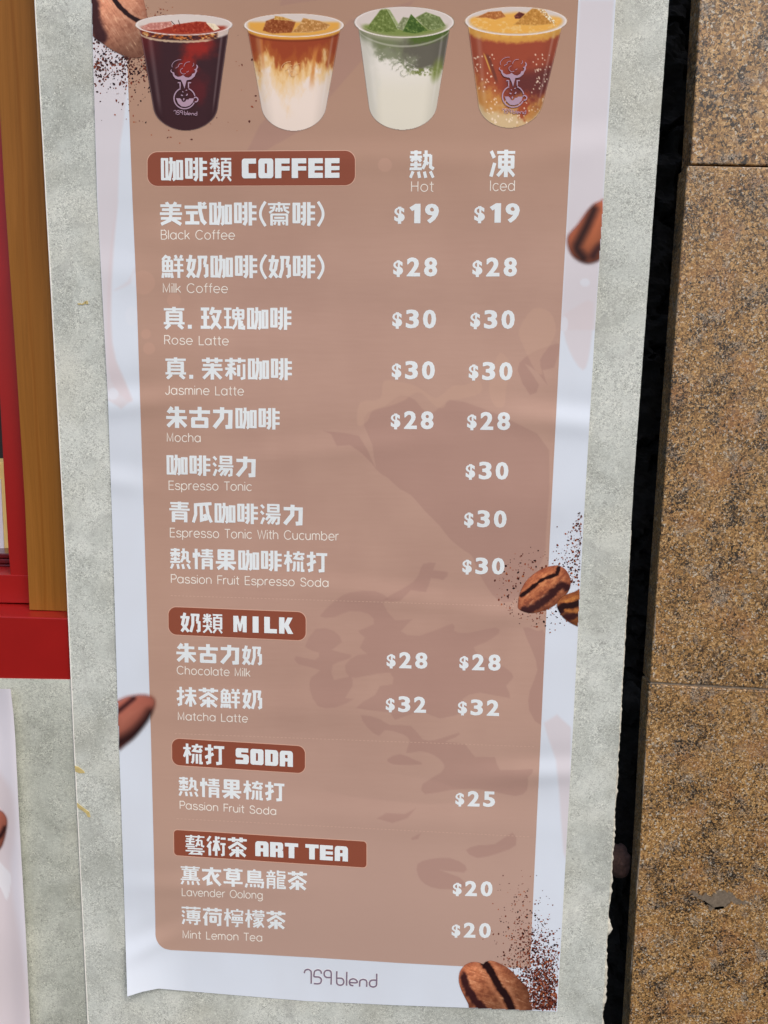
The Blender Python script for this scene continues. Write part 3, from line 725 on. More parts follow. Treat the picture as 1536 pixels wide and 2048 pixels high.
# heavy square capitals of the headings: outlines in a 1 x 1 box (height 1), holes as separate bridges avoided by strips
def heavy_letters():
    L = {}
    def rr(x0, y0, x1, y1, r, c='1111'):
        out = []
        for (cx, cy, a0), on in zip(((x1, y1, 0), (x0, y1, 90), (x0, y0, 180), (x1, y0, 270)), c):
            if on == '1':
                sx = cx - r if cx == x1 else cx + r; sy = cy - r if cy == y1 else cy + r
                out += arc(sx, sy, r, r, a0, a0 + 90, 6)
            else: out.append((cx, cy))
        return out
    L['C'] = ([rr(0, 0, .42, 1, .16, '0110'), [(.42, .74), (.9, .74), (.9, 1), (.42, 1)], [(.42, 0), (.9, 0), (.9, .26), (.42, .26)]], 1.0)
    L['O'] = ([rr(0, 0, .4, 1, .16, '0110'), rr(.54, 0, .94, 1, .16, '1001'), [(.4, .74), (.54, .74), (.54, 1), (.4, 1)], [(.4, 0), (.54, 0), (.54, .26), (.4, .26)]], 1.0)
    L['D'] = ([[(0, 0), (.4, 0), (.4, 1), (0, 1)], rr(.54, 0, .94, 1, .2, '1001'), [(.4, .76), (.54, .76), (.54, 1), (.4, 1)], [(.4, 0), (.54, 0), (.54, .24), (.4, .24)]], 1.0)
    L['F'] = ([[(0, 0), (.4, 0), (.4, 1), (0, 1)], [(.4, .74), (.92, .74), (.92, 1), (.4, 1)], [(.4, .38), (.92, .38), (.92, .6), (.4, .6)]], 1.0)
    L['E'] = ([[(0, 0), (.4, 0), (.4, 1), (0, 1)], [(.4, .74), (.92, .74), (.92, 1), (.4, 1)], [(.4, .39), (.92, .39), (.92, .6), (.4, .6)], [(.4, 0), (.92, 0), (.92, .26), (.4, .26)]], 1.0)
    L['M'] = ([[(0, 0), (.28, 0), (.28, .55), (.40, .06), (.54, .06), (.66, .55), (.66, 0), (.94, 0), (.94, 1), (.6, 1), (.47, .52), (.34, 1), (0, 1)]], 1.3)
    L['I'] = ([[(0, 0), (.42, 0), (.42, 1), (0, 1)]], .82)
    L['L'] = ([[(0, 0), (.4, 0), (.4, 1), (0, 1)], [(.4, 0), (.9, 0), (.9, .26), (.4, .26)]], 1.0)
    L['K'] = ([[(0, 0), (.38, 0), (.38, 1), (0, 1)], [(.38, .40), (.62, 0), (1.0, 0), (.68, .52), (.96, 1), (.60, 1), (.38, .62)]], 1.02)
    L['S'] = ([rr(0, .4, .4, 1, .16, '0110'), [(.4, .74), (.9, .74), (.9, 1), (.4, 1)], rr(.54, 0, .94, .62, .18, '1001'), [(.4, .4), (.54, .4), (.54, .62), (.4, .62)], [(0, 0), (.54, 0), (.54, .26), (0, .26)]], 1.0)
    L['A'] = ([rr(0, 0, .38, 1, .2, '0100'), rr(.56, 0, .94, 1, .2, '1000'), [(.38, .74), (.56, .74), (.56, 1), (.38, 1)], [(.38, .32), (.56, .32), (.56, .54), (.38, .54)]], 1.0)
    L['R'] = ([[(0, 0), (.4, 0), (.4, 1), (0, 1)], rr(.54, .44, .92, 1, .16, '1001'), [(.4, .78), (.54, .78), (.54, 1), (.4, 1)], [(.4, .36), (.54, .36), (.54, .58), (.4, .58)], [(.54, 0), (.94, 0), (.92, .46), (.54, .46)]], 1.0)
    L['T'] = ([[(.27, 0), (.67, 0), (.67, .76), (.27, .76)], [(0, .76), (.94, .76), (.94, 1), (0, 1)]], .98)
    L[' '] = ([], .42)
    return L
HEAVY = heavy_letters()

STEP = 0.000005
def lay(name, parts, uL, vL, uR, vR, hpx, width, mat, parent, layer, shear_up=None):
    """parts: list of (verts2, faces) in text units (x 0..width, y 0..1); placed on the baseline uL,vL - uR,vR"""
    V_ = []; F_ = []; dep = []
    for k, (pv, pf) in enumerate(parts):
        if not len(pv): continue
        n = len(V_); V_ += [tuple(q[:2]) for q in pv]; F_ += [[i + n for i in f] for f in pf]; dep += [layer + STEP * (k % 26)] * len(pv)
    V_ = np.array(V_); s = V_[:, 0] / width
    lean = (0.5 - (uL + (uR - uL) * s - 0) / 1300.0) * 0.10 - 0.004       # verticals converge downwards
    U = uL + (uR - uL) * s - V_[:, 1] * hpx * 0 ; V = vL + (vR - vL) * s - V_[:, 1] * hpx
    U = U - lean * V_[:, 1] * hpx * 0.65
    f2 = flat(np.stack([U, V], 1))
    V3, F_ = tess(f2, F_, dep)
    y = -hgt(V3[:, 0], V3[:, 2]) - V3[:, 1]
    return mesh_obj(name, np.stack([V3[:, 0], y, V3[:, 2]], 1), F_, mat, parent)

GL = {
'咖': (9, 12, 12, "v6,4,96 v26,4,96 h0,32,92 h0,32,8 h35,67,79 d61,84,61,10,53,4 d46,100,46,46,37,2 v76,6,88 v94,6,88 h70,100,84 h70,100,10"),
'啡': (10, 13, 13, "v6,12,96 v26,12,96 h0,33,92 h0,33,16 d52,100,52,18,43,2 v72,0,100 h36,50,80 h36,50,54 h36,50,28 h74,100,80 h74,100,54 h74,100,28"),
'類': (7, 9, 8, "v24,50,100 h1,47,75 d8,96,15,82 d40,96,33,82 d22,72,4,54 d26,72,46,54 h1,47,35 d25,48,22,20,4,2 d26,33,46,2 d38,50,45,42 h52,100,95 d76,95,73,82 v59,22,82 v94,22,82 h54,99,80 h54,99,62 h54,99,44 h54,99,26 d68,21,54,2 d84,21,99,2"),
'熱': (8, 10, 10, "h3,47,92 v25,62,100 h0,50,76 d18,74,6,60 d32,74,46,60 h3,47,48 v25,32,60 h0,50,33 h54,86,82 d66,100,66,58,53,33 d85,84,85,40,98,32 d58,64,76,50 d14,24,3,0 d36,23,41,0 d60,23,66,0 d84,24,97,0"),
'凍': (9, 13, 12, "d4,95,17,70 d19,52,5,2 h28,100,90 v64,0,100 v40,34,76 v90,34,76 h34,96,74 h34,96,55 h34,96,36 d56,32,31,4 d72,32,98,4"),
'美': (10, 14, 13, "d30,100,38,86 d72,100,64,86 h3,97,84 h10,90,67 h0,100,50 v50,48,88 h4,96,30 d50,44,44,22,5,4 d54,28,95,4"),
'式': (12, 14, 15, "h0,100,78 d68,100,70,60,79,22,94,6 d83,99,92,88 h6,60,54 v33,14,54 h2,66,11"),
'齋': (7, 9, 8, "h0,100,91 v50,84,100 d30,86,24,66,6,54 h8,30,76 d70,86,76,66,95,54 h70,94,76 d50,84,50,58 d41,76,36,60 d59,76,64,60 h12,88,47 v16,0,48 v85,0,48 h28,74,33 h22,80,21 v50,0,22 d34,16,28,4 d66,16,72,4"),
'鮮': (8, 10, 10, "d22,100,4,78 h12,40,90 d38,92,31,78 v8,28,76 v46,28,76 h4,50,74 h4,50,52 h4,50,30 v27,28,76 d8,22,3,0 d20,22,20,2 d32,22,34,2 d44,22,49,0 d62,100,68,86 d92,100,86,86 h55,100,80 h58,98,56 h53,100,32 v78,0,80"),
'奶': (11, 14, 13, "d22,100,10,40,40,3 d38,78,31,40,5,3 h0,46,77 h52,96,91 d63,94,62,40,51,2 d90,94,84,58 d80,55,94,53,94,12,82,6"),
'真': (9, 14, 14, "h1,99,89 v50,78,100 v18,24,78 v82,24,78 h12,88,76 h12,88,60 h12,88,44 h0,100,27 d30,22,8,2 d70,22,92,2"),
'玫': (12, 14, 14, "h1,42,91 h3,41,54 h0,44,10 v22,10,92 d61,100,48,66 h55,100,80 d89,78,78,40,48,4 d58,62,72,30,98,4"),
'瑰': (8, 11, 10, "h0,37,92 h2,35,54 h0,38,10 v18,10,92 d67,100,62,88 v46,50,88 v92,50,88 v69,50,88 h42,96,86 h42,96,68 h42,96,50 d60,48,56,24,41,3 d74,48,74,8,96,6,96,18 d86,40,80,20,94,22"),
'茉': (10, 14, 13, "h0,100,87 v30,74,100 v70,74,100 h5,95,65 h0,100,46 v50,0,74 d46,42,7,5 d54,42,93,5"),
'莉': (10, 13, 11, "h0,100,87 v30,76,100 v70,76,100 d48,73,12,65 h1,53,50 v28,0,66 d24,46,4,16 d32,46,52,22 v66,16,68 d92,72,92,9,76,4"),
'朱': (12, 17, 15, "d29,96,10,70 h18,92,77 h0,100,48 v52,0,100 d46,44,7,7 d58,44,95,7"),
'古': (14, 16, 14, "h0,100,76 v50,44,100 v18,4,48 v82,4,48 h12,88,44 h12,88,10"),
'力': (14, 17, 18, "h3,97,80 d47,100,45,50,8,4 d87,87,85,10,62,7"),
'湯': (8, 11, 10, "d4,95,18,80 d2,64,16,50 d18,34,5,2 v40,62,98 v88,62,98 h34,94,96 h34,94,80 h34,94,64 h27,100,50 d46,46,28,22 h42,95,36 d91,38,89,8,75,4 d62,36,37,4 d76,36,56,4"),
'青': (9, 14, 10, "h5,95,92 h10,90,77 h0,100,62 v50,58,100 v20,0,50 v80,0,50 h14,86,48 h14,86,33 h14,86,18"),
'瓜': (12, 14, 14, "d96,95,50,90,10,86 d17,88,18,40,5,0 d45,88,46,13,68,20 d60,42,72,12 d71,90,78,40,95,3"),
'情': (8, 12, 10, "v16,0,100 d5,80,2,56 d27,82,32,62 h42,98,92 h44,96,78 h37,100,64 v70,60,100 v50,0,52 v90,0,52 h46,94,50 h46,94,35 h46,94,20"),
'果': (11, 15, 14, "v18,50,98 v82,50,98 h12,88,94 h12,88,74 h12,88,54 v50,0,96 h0,100,36 d46,32,9,5 d54,32,91,5"),
'梳': (9, 11, 10, "h0,39,77 v20,0,100 d18,70,3,34 d24,68,38,42 h44,100,87 v70,84,100 d66,84,53,66,94,61 d84,78,95,62 d52,50,50,14,43,3 v70,2,50 d88,50,88,6,100,6"),
'打': (12, 15, 14, "h0,43,77 d24,100,24,12,7,6 d0,34,44,54 h46,100,87 d79,88,79,9,58,6"),
'抹': (10, 13, 12, "h0,37,77 d20,100,20,12,5,6 d0,34,38,52 h44,98,81 h40,100,58 v70,0,100 d66,54,45,12 d74,54,97,12"),
'茶': (10, 15, 13, "h0,100,87 v30,76,100 v70,76,100 d53,74,4,42 d47,74,96,42 h18,82,34 v50,0,52 d38,28,10,5 d62,28,92,5"),
'藝': (6, 9, 8, "h0,100,92 v30,84,100 v70,84,100 h3,46,79 v24,52,85 h0,49,67 h3,46,52 h0,49,41 h53,86,74 d66,84,66,58,53,42 d85,75,85,48,98,43 d57,60,76,50 h10,90,31 h0,100,19 d40,16,24,4,86,6 d68,15,88,2"),
'術': (9, 11, 10, "d20,100,3,74 d24,72,3,42 v16,0,54 h33,69,73 v50,0,100 d48,66,35,24 d54,66,67,28 d60,97,66,88 h74,100,90 h72,100,62 d88,64,88,8,76,4"),
'薰': (6, 10, 9, "h0,100,93 v30,84,100 v70,84,100 h6,94,81 v22,46,74 v78,46,74 h16,84,72 h16,84,60 h16,84,48 v50,26,82 h8,92,37 h0,100,27 d14,20,4,0 d38,19,40,0 d62,19,64,0 d86,20,96,0"),
'衣': (12, 14, 14, "h0,100,82 v50,72,100 d48,82,34,52,3,30 d32,56,32,8,54,17 d52,74,66,36,96,4 d86,64,66,44"),
'草': (10, 14, 12, "h0,100,89 v30,79,100 v70,79,100 v22,40,76 v78,40,76 h16,84,73 h16,84,57 h16,84,41 h0,100,22 v50,0,42"),
'烏': (9, 12, 10, "d52,100,45,88 v20,30,90 h14,84,87 v78,58,90 h14,84,73 h14,84,59 h14,96,45 h14,100,31 d94,33,92,6,81,2 d11,21,4,0 d31,20,33,4 d50,20,53,4 d70,20,73,4"),
'龍': (7, 9, 8, "v24,84,100 h2,47,87 d14,83,18,70 d35,83,31,70 h0,49,67 v8,0,56 d42,56,42,6,34,3 h4,46,54 h8,42,38 h8,42,24 h57,99,92 v60,74,100 h57,97,75 v94,58,78 h57,97,60 d60,60,60,6,97,6,97,16 h66,94,47 h66,94,33 h66,94,19"),
'薄': (7, 10, 9, "h0,100,93 v30,85,100 v70,85,100 d4,76,15,64 d2,53,13,42 d15,30,5,2 h25,100,74 v62,34,82 v34,36,66 v90,36,66 h30,94,64 h30,94,51 h30,94,38 h23,100,25 d80,32,80,6,66,3 d40,18,48,6"),
'荷': (10, 13, 12, "h0,100,88 v30,78,100 v70,78,100 d24,75,4,38 v16,0,54 h31,100,67 d90,68,90,9,74,5 v42,20,52 v66,20,52 h38,72,50 h38,72,22"),
'檸': (6, 9, 8, "h0,35,75 v18,0,100 d16,68,3,34 d22,68,35,44 v70,88,100 h37,100,88 v41,76,90 v97,76,90 d47,74,44,62 h52,87,65 d91,75,95,64 h42,98,54 v47,38,54 v62,38,54 v78,38,54 v93,38,54 h37,100,38 h39,100,25 d70,26,70,5,58,2"),
'檬': (6, 9, 8, "h0,35,75 v18,0,100 d16,68,3,34 d22,68,35,44 h37,100,91 v56,83,100 v84,83,100 h39,99,77 v42,64,78 v97,64,78 h50,90,67 h45,95,55 d72,52,44,36 d68,46,77,20,62,2 d70,34,42,20 d72,22,42,5 d76,38,98,5 d92,48,80,38"),
}
def block_glyph(ch):
    hw, vw, dw, spec = GL[ch]; hw *= 1.26 if hw < 9 else 1.16; vw *= 1.3 if vw < 11 else 1.2; dw *= 1.24 if dw < 11 else 1.14; out = []
    for tok in spec.split():
        k = tok[0]; n = [float(q) for q in tok[1:].split(',')]
        if k == 'h': x0, x1, y = n; out.append(([(x0, y - hw / 2), (x1, y - hw / 2), (x1, y + hw / 2), (x0, y + hw / 2)], [[0, 1, 2, 3]]))
        elif k == 'v': x, y0, y1 = n; out.append(([(x - vw / 2, y0), (x + vw / 2, y0), (x + vw / 2, y1), (x - vw / 2, y1)], [[0, 1, 2, 3]]))
        else: out.append(ribbon(list(zip(n[::2], n[1::2])), dw))
    res = []
    for v_, f_ in out:
        q = np.clip(np.array(v_, float), -1.5, 101.5) / 100; res.append((q, f_))
    return res
def cjk_parts(text, pitch=1.06):
    parts = []; x = 0.0
    for ch in text:
        if ch == ' ': x += 0.28; continue
        if ch == '.':
            parts.append(([(x + .06, .03), (x + .24, .03), (x + .24, .21), (x + .06, .21)], [[0, 1, 2, 3]])); x += 0.34; continue
        if ch in '()':
            s = 1 if ch == '(' else -1
            pts = [((x + (0.30 if s > 0 else 0.04)) - s * 0.22 * math.sin(math.pi * t_), -0.02 + 1.04 * t_) for t_ in np.linspace(0, 1, 12)]
            parts.append(ribbon(pts, 0.12)); x += 0.38 if s > 0 else 0.34; continue
        for q, f_ in block_glyph(ch): parts.append((q * [0.95, 1.0] + [x + 0.025, 0], f_))
        x += pitch
    return parts, x - (pitch - 1.0) if text[-1] not in '()' else x
def put_cjk(text, uL, vL, uR, vR, h, parent=PO):
    p, wd = cjk_parts(text); lay('chinese_lettering', p, uL, vL, uR, vR, h, wd, M_LET, parent, 0.00028 if parent is PO else 0.0004)
def put_thin(text, uL, vL, uR, vR, h, parent=PO):
    parts = []; x = 0
    for ch in text:
        st, adv = THIN[ch]
        asp = 1.0
        for s in st: parts.append((np.array(s) + [x, 0], None))
        x += adv
    wd = x - 0.2
    # stroke width constant in pixels: convert through the horizontal scale
    kx = (uR - uL) / wd
    out = []
    for s, _ in parts:
        q = np.array(s) * [kx, h]
        v_, f_ = ribbon(q, 1.7); v_ = np.array(v_) / [kx, h]; out.append((v_, f_))
    lay('english_lettering', out, uL, vL, uR, vR, h, wd, M_THIN, parent, 0.00028)
def put_heavy(text, uL, vL, uR, vR, h, parent):
    parts = []; x = 0
    for ch in text:
        polys, adv = HEAVY[ch]
        for p in polys: parts.append((np.array(p) + [x, 0], [list(range(len(p)))]))
        x += adv * 1.05 if adv > 0.9 else adv
    last = max(max(q[0] for q in p) for p in HEAVY[text[-1]][0]); wd = x - HEAVY[text[-1]][1] * 1.05 + last
    lay('heading_lettering', parts, uL, vL, uR, vR, h, wd, M_LET, parent, 0.0006)
def put_price(text, uL, uR, vb, h, tilt=0.0):
    parts = []; x = 0.0
    v_, f_ = glyph_c('$', 0.03); lo = v_.min(0); hi = v_.max(0); q = (v_ - lo) / (hi - lo)
    for dx in (-0.012, 0.012): parts.append((q * [0.48, 0.88] + [x + dx, -0.03], f_))
    x = 0.68
    for ch in text[1:]:
        if ch == '1':
            parts.append((np.array([(.24, 0), (.54, 0), (.54, 1), (.30, 1), (.0, .80), (.13, .62), (.24, .69)]) + [x + 0.03, 0], [list(range(7))])); x += 0.56 + 0.22; continue
        v_, f_ = glyph_c(ch, 0.026); lo = v_.min(0); hi = v_.max(0); q = (v_ - lo) / (hi - lo)
        wd_ = 0.68
        for dx in (-0.02, 0.0, 0.02): parts.append((q * [wd_ - 0.04, 1.0] + [x + 0.02 + dx + (0.02 if ch == '1' else 0), 0], f_))
        x += wd_ + 0.20
    lay('price_lettering', parts, uL, vb - tilt * (uR - uL), uR, vb, h, x - 0.20, M_LET, PO, 0.00028)

put_cjk('咖啡類', 321.8, 362, 464, 363, 47, HEADS['coffee']); put_heavy('COFFEE', 484, 357, 679, 356, 39.5, HEADS['coffee'])
put_cjk('奶類', 360.5, 1263.6, 446, 1267, 38.5, HEADS['milk']); put_heavy('MILK', 467, 1263.6, 586.6, 1267.7, 32.5, HEADS['milk'])
put_cjk('梳打', 366, 1526.5, 450, 1530, 40, HEADS['soda']); put_heavy('SODA', 471.7, 1526.8, 586, 1533.5, 31.5, HEADS['soda'])
put_cjk('藝術茶', 370.5, 1708, 495, 1714.5, 39, HEADS['tea']); put_heavy('ART TEA', 510.8, 1711.4, 696, 1722.6, 30, HEADS['tea'])
ROWS = [('美式咖啡(齋啡)', 319, 451, 650, 451.5, 47, 'Black Coffee', 322, 478.5, 469, 479, 18),
 ('鮮奶咖啡(奶啡)', 322.5, 556, 650, 557, 46, 'Milk Coffee', 326, 585, 455, 586, 18),
 ('真. 玫瑰咖啡', 326.7, 658.6, 584, 660, 45, 'Rose Latte', 328.7, 688.5, 456.6, 690.5, 17.5),
 ('真. 茉莉咖啡', 330, 758.5, 585, 760.5, 44, 'Jasmine Latte', 331.6, 788.8, 487, 790.7, 17.5),
 ('朱古力咖啡', 331.6, 855.5, 560.5, 859.4, 43, 'Mocha', 334, 883, 401, 884, 17),
 ('咖啡湯力', 333, 950, 514, 954.5, 41, 'Espresso Tonic', 337.5, 979, 503, 981.5, 17),
 ('青瓜咖啡湯力', 338, 1043.7, 608, 1051, 41, 'Espresso Tonic With Cucumber', 340, 1073.7, 676.6, 1080.8, 17.5),
 ('熱情果咖啡梳打', 339.7, 1137, 655.5, 1145, 41, 'Passion Fruit Espresso Soda', 342, 1165.5, 656.5, 1173.6, 16.5),
 ('朱古力奶', 352, 1324, 524.6, 1331, 38.5, 'Chocolate Milk', 354, 1348, 499.6, 1353, 16),
 ('抹茶鮮奶', 353, 1412, 525, 1419, 39, 'Matcha Latte', 356, 1439.6, 495, 1444.4, 15.5),
 ('熱情果梳打', 357, 1591, 570, 1603, 38, 'Passion Fruit Soda', 359.6, 1617, 552, 1629.5, 15),
 ('薰衣草烏龍茶', 360.6, 1768, 615, 1780.7, 37, 'Lavender Oolong', 363.8, 1791, 525, 1797.5, 15),
 ('薄荷檸檬茶', 362.7, 1848, 572, 1858.7, 36, 'Mint Lemon Tea', 365.6, 1876, 524, 1882.3, 15),
 ('熱', 817.8, 356, 869.5, 356, 55, 'Hot', 822, 383, 866, 383, 20), ('凍', 978, 354.5, 1030.7, 354.5, 55, 'Iced', 980, 381.7, 1029, 381.7, 20.5)]
for a1, a2, a3, a4, a5, a6, b1, b2_, b3, b4, b5, b6 in ROWS:
    put_cjk(a1, a2, a3, a4, a5, a6); put_thin(b1, b2_, b3, b4, b5, b6)
for tx, uL, uR, vb, h, tl in [('$19', 789, 877.6, 446.6, 39, 0), ('$19', 948.7, 1039, 445.5, 39, 0), ('$28', 786.8, 874.3, 553, 38, 0), ('$28', 945, 1033.6, 553, 38, 0),
        ('$30', 785, 872, 657, 37.5, .008), ('$30', 941, 1029, 658, 37.5, .008), ('$30', 783.9, 869.5, 759, 36.5, .012), ('$30', 937.7, 1024.5, 761, 36.5, .012),
        ('$28', 782, 867, 858.7, 36, .014), ('$28', 934.4, 1020, 860.5, 36, .014), ('$30', 931.5, 1016.5, 959.6, 35.5, .015), ('$30', 928.6, 1012.8, 1055.5, 34.5, .016),
        ('$30', 925, 1008.8, 1149.4, 33.5, .02), ('$28', 773.5, 854.8, 1337.6, 32.5, .025), ('$28', 919, 1001, 1341.6, 32.5, .025), ('$32', 772, 852, 1425.6, 32, .03),
        ('$32', 916, 998, 1432, 32, .03), ('$25', 911, 990, 1614, 31, .03), ('$20', 906, 984.8, 1793, 30.5, .025), ('$20', 903.5, 981.4, 1876, 30, .025)]:
    put_price(tx, uL, uR, vb, h, tl)
bpy.data.objects.remove(FO); bpy.data.curves.remove(FC)

# the shop's name in rounded strokes: zoomed coordinates of the print
WORD = [[(150, 210), (165, 168), (205, 150), (245, 165), (263, 205), (262, 380)],
        [(428, 220), (415, 175), (370, 158), (325, 175), (310, 215), (312, 266), (380, 272), (418, 295), (427, 330), (410, 370), (370, 382), (305, 378)],
        [(583, 395), (587, 225), (572, 178), (530, 164), (486, 180), (472, 222), (485, 262), (522, 280), (585, 280)],
        [(677, 178), (675, 350), (690, 390), (732, 405), (775, 390), (790, 348), (772, 305), (735, 292), (680, 292)],
        [(838, 188), (835, 412)],
        [(885, 360), (1002, 364), (988, 320), (940, 302), (892, 320), (880, 362), (898, 400), (945, 413)],
        [(1045, 426), (1047, 362), (1060, 325), (1105, 312), (1150, 328), (1162, 368), (1158, 432)],
        [(1322, 218), (1320, 382), (1305, 420), (1265, 433), (1220, 418), (1205, 375), (1222, 335), (1265, 322), (1318, 325)]]
def strokes(name, lines, width, mat, parent, layer, smooth=True):
    V_ = []; F_ = []; dep = []
    for k, l in enumerate(lines):
        p = catmull(l, 4, False) if smooth and len(l) > 2 else np.array(l, float)
        wd = width[k] if isinstance(width, (list, tuple)) else width
        v_, f_ = ribbon(p, wd); n = len(V_); V_ += [tuple(q) for q in v_]; F_ += [[i + n for i in f] for f in f_]; dep += [layer + STEP * k] * len(v_)
    f2 = flat(V_); y = -hgt(f2[:, 0], f2[:, 1]) - np.array(dep)
    return mesh_obj(name, np.stack([f2[:, 0], y, f2[:, 1]], 1), F_, mat, parent)
KZ = 190 / 1536
big = [[(590 + x * KZ, 1920 + y * KZ) for x, y in l] for l in WORD]
strokes('shop_name', big, 4.6, M_LEDGE, PO, 0.00015); strokes('shop_name', big, 3.1, M_LOGO, PO, 0.0003)

# ---- printed pictures: dense coloured patches
def patch(name, box, fn, layer, step=1.2, parent=PO, clip=True, surf=None):
    u0, v0, u1, v1 = box
    us = np.arange(u0, u1 + step, step); vv = np.arange(v0, v1 + step, step)
    U, V = np.meshgrid(us, vv); rgb, al = fn(U, V)
    if clip:
        al = np.where((U < edge_pts(PL, V) + 0.8) | (U > edge_pts(PR, V) - 0.8), 0, al)
        pb = np.array(PB); al = np.where(V > np.interp(U, pb[:, 0], pb[:, 1]) - 0.8, 0, al)
    P = (surf or SURF)(U, V, layer).reshape(-1, 3)
    C = np.concatenate([np.clip(lin(np.clip(rgb, 0, 255)) / WHITE, 0, 0.95).reshape(-1, 3), np.clip(al, 0, 1).reshape(-1, 1)], 1)
    nu, nv = len(us), len(vv); idx = np.arange(nu * nv).reshape(nv, nu)
    F = np.stack([idx[:-1, :-1], idx[1:, :-1], idx[1:, 1:], idx[:-1, 1:]], -1).reshape(-1, 4)
    keep = al.reshape(-1)[F].max(1) > 0.004; F = F[keep]
    used = np.unique(F); mp = -np.ones(nu * nv, int); mp[used] = np.arange(len(used))
    return mesh_obj(name, P[used], mp[F], M_PAINT, parent, False, C[used])

def zoomed(pts, x0, y0, k): return [(x0 + x * k, y0 + y * k) for x, y in pts]
def bean(outline, crease, cw, dark, dw, base, hi, lo, blur=1.0, seed=0, tex=1.0, grain=0.0):
    sf = 0.55 if blur < 3 else -0.25
    oc = catmull(outline, 5)
    cr = catmull(crease, 4, False); dk = catmull(dark, 4, False) if dark is not None else None
    def fn(U, V):
        s = sd_poly(U, V, oc); al = sm(-blur, blur, s)
        n = fbm(U * 0.11 + V * 0.05, V * 0.11 - U * 0.03, 5, seed); n2 = fbm(U * 0.35, V * 0.35, 3, seed + 5)
        ca, sa = math.cos(grain), math.sin(grain)
        st = fbm((U * ca + V * sa) * 0.05, (-U * sa + V * ca) * 0.4, 4, seed + 9)
        t_ = np.clip(0.5 + (n - 0.5) * 1.3 * tex + (n2 - 0.5) * 0.5 * tex + (st - 0.5) * 0.8 * tex, 0, 1)
        c = np.array(base, float) + np.zeros(U.shape + (3,))
        c = over(c, hi, sm(0.5, 0.95, t_) * 0.8); c = over(c, lo, sm(0.5, 0.1, t_) * 0.55)
        rim = sm(10 + 6 * blur, 0, s); c = over(c, lo, rim * 0.45)
        um, vm = np.mean(oc[:, 0]), np.mean(oc[:, 1]); dd = ((um - U) * 0.6 + (vm - V)) / 60.0
        c = c * (1 + 0.28 * np.clip(dd, -1, 1))[..., None]
        if blur < 3: c = over(c, (238, 190, 150), sm(0.66, 0.82, st) * sm(6, 14, s) * 0.45)
        if dk is not None:
            d = d_line(U, V, dk) + (n - 0.5) * 8 * tex; c = over(c, (46, 22, 26), sm(dw, dw * (0.35 if blur < 3 else -0.2), d) * 0.9)
        d = d_line(U, V, cr) + (n - 0.5) * 5 * tex; c = over(c, (34, 18, 20), sm(cw if blur < 3 else cw * 1.25, cw * sf, d) * 0.96)
        if blur < 3: c = over(c, hi, sm(cw * 1.0, cw * 1.25, d) * sm(cw * 2.3, cw * 1.3, d) * 0.35)
        return c, al
    return fn
bz = lambda pts: zoomed(pts, 1000, 1100, 180 / 1536)
OUT_A = bz([(305, 950), (330, 770), (440, 540), (640, 365), (830, 282), (1000, 268), (1120, 335), (1200, 480), (1198, 630), (1120, 770), (950, 930), (760, 1030), (560, 1075), (400, 1050), (322, 1005)])
OUT_B = bz([(975, 935), (1010, 845), (1120, 765), (1270, 712), (1420, 690), (1420, 1320), (1300, 1290), (1190, 1235), (1080, 1150), (1000, 1030)])
f_a = bean(OUT_A, bz([(355, 780), (480, 690), (610, 590), (740, 500), (880, 445), (970, 410), (1000, 300)]), 4.6, bz([(420, 1030), (620, 960), (800, 830), (930, 690), (1060, 600), (1130, 640)]), 11, (168, 98, 66), (205, 134, 90), (104, 52, 40), 0.8, 3, 1.0, -0.7)
f_b = bean(OUT_B, bz([(1010, 1010), (1090, 960), (1200, 950), (1340, 900), (1420, 890)]), 8, bz([(1040, 1080), (1180, 1130), (1340, 1110), (1420, 1110)]), 9, (150, 88, 48), (196, 132, 70), (92, 48, 34), 0.8, 13, 1.0, -0.3)
cz = lambda pts: zoomed(pts, 890, 1880, 240 / 1536)
OUT_C = cz([(370, 960), (300, 820), (215, 650), (178, 530), (190, 410), (250, 325), (340, 283), (430, 285), (490, 305), (520, 278), (600, 264), (720, 308), (850, 392), (980, 540), (1066, 650), (1078, 760), (1060, 960)])
f_c = bean(OUT_C, cz([(505, 290), (590, 410), (670, 560), (760, 690), (820, 800), (880, 960)]), 9, cz([(235, 470), (300, 640), (390, 780), (500, 890), (560, 960)]), 11, (170, 104, 72), (206, 142, 104), (112, 60, 44), 0.8, 23, 1.0, 0.3)
dz_ = lambda pts: zoomed(pts, 180, 0, 300 / 1536)
OUT_D = dz_([(-10, -300), (-20, 0), (10, 330), (130, 445), (260, 530), (400, 588), (500, 592), (560, 540), (595, 330), (580, 130), (545, -20), (500, -300)])
f_d = bean(OUT_D, dz_([(180, -150), (250, 0), (330, 95), (410, 165), (500, 215), (600, 230)]), 5.5, dz_([(10, -300), (20, 0), (40, 200), (110, 380)]), 20, (178, 122, 96), (206, 158, 130), (130, 78, 60), 1.5, 33, 0.8, 1.0)
ez = lambda pts: zoomed(pts, 1100, 300, 150 / 768)
OUT_E = ez([(620, 540), (490, 538), (400, 605), (285, 765), (190, 880), (188, 985), (235, 1085), (330, 1148), (420, 1158), (520, 1120), (640, 1060)])
f_e = bean(OUT_E, ez([(450, 610), (370, 790), (300, 930), (275, 1010), (340, 1105)]), 15, ez([(560, 960), (500, 1000), (440, 1085)]), 16, (176, 100, 66), (196, 118, 80), (112, 56, 44), 6.5, 43, 0.15)
fz = lambda pts: zoomed(pts, 220, 1180, 520 / 1536)
OUT_F = fz([(-20, 690), (48, 655), (110, 630), (200, 620), (255, 638), (262, 685), (225, 770), (150, 865), (90, 915), (30, 960), (-20, 960)])
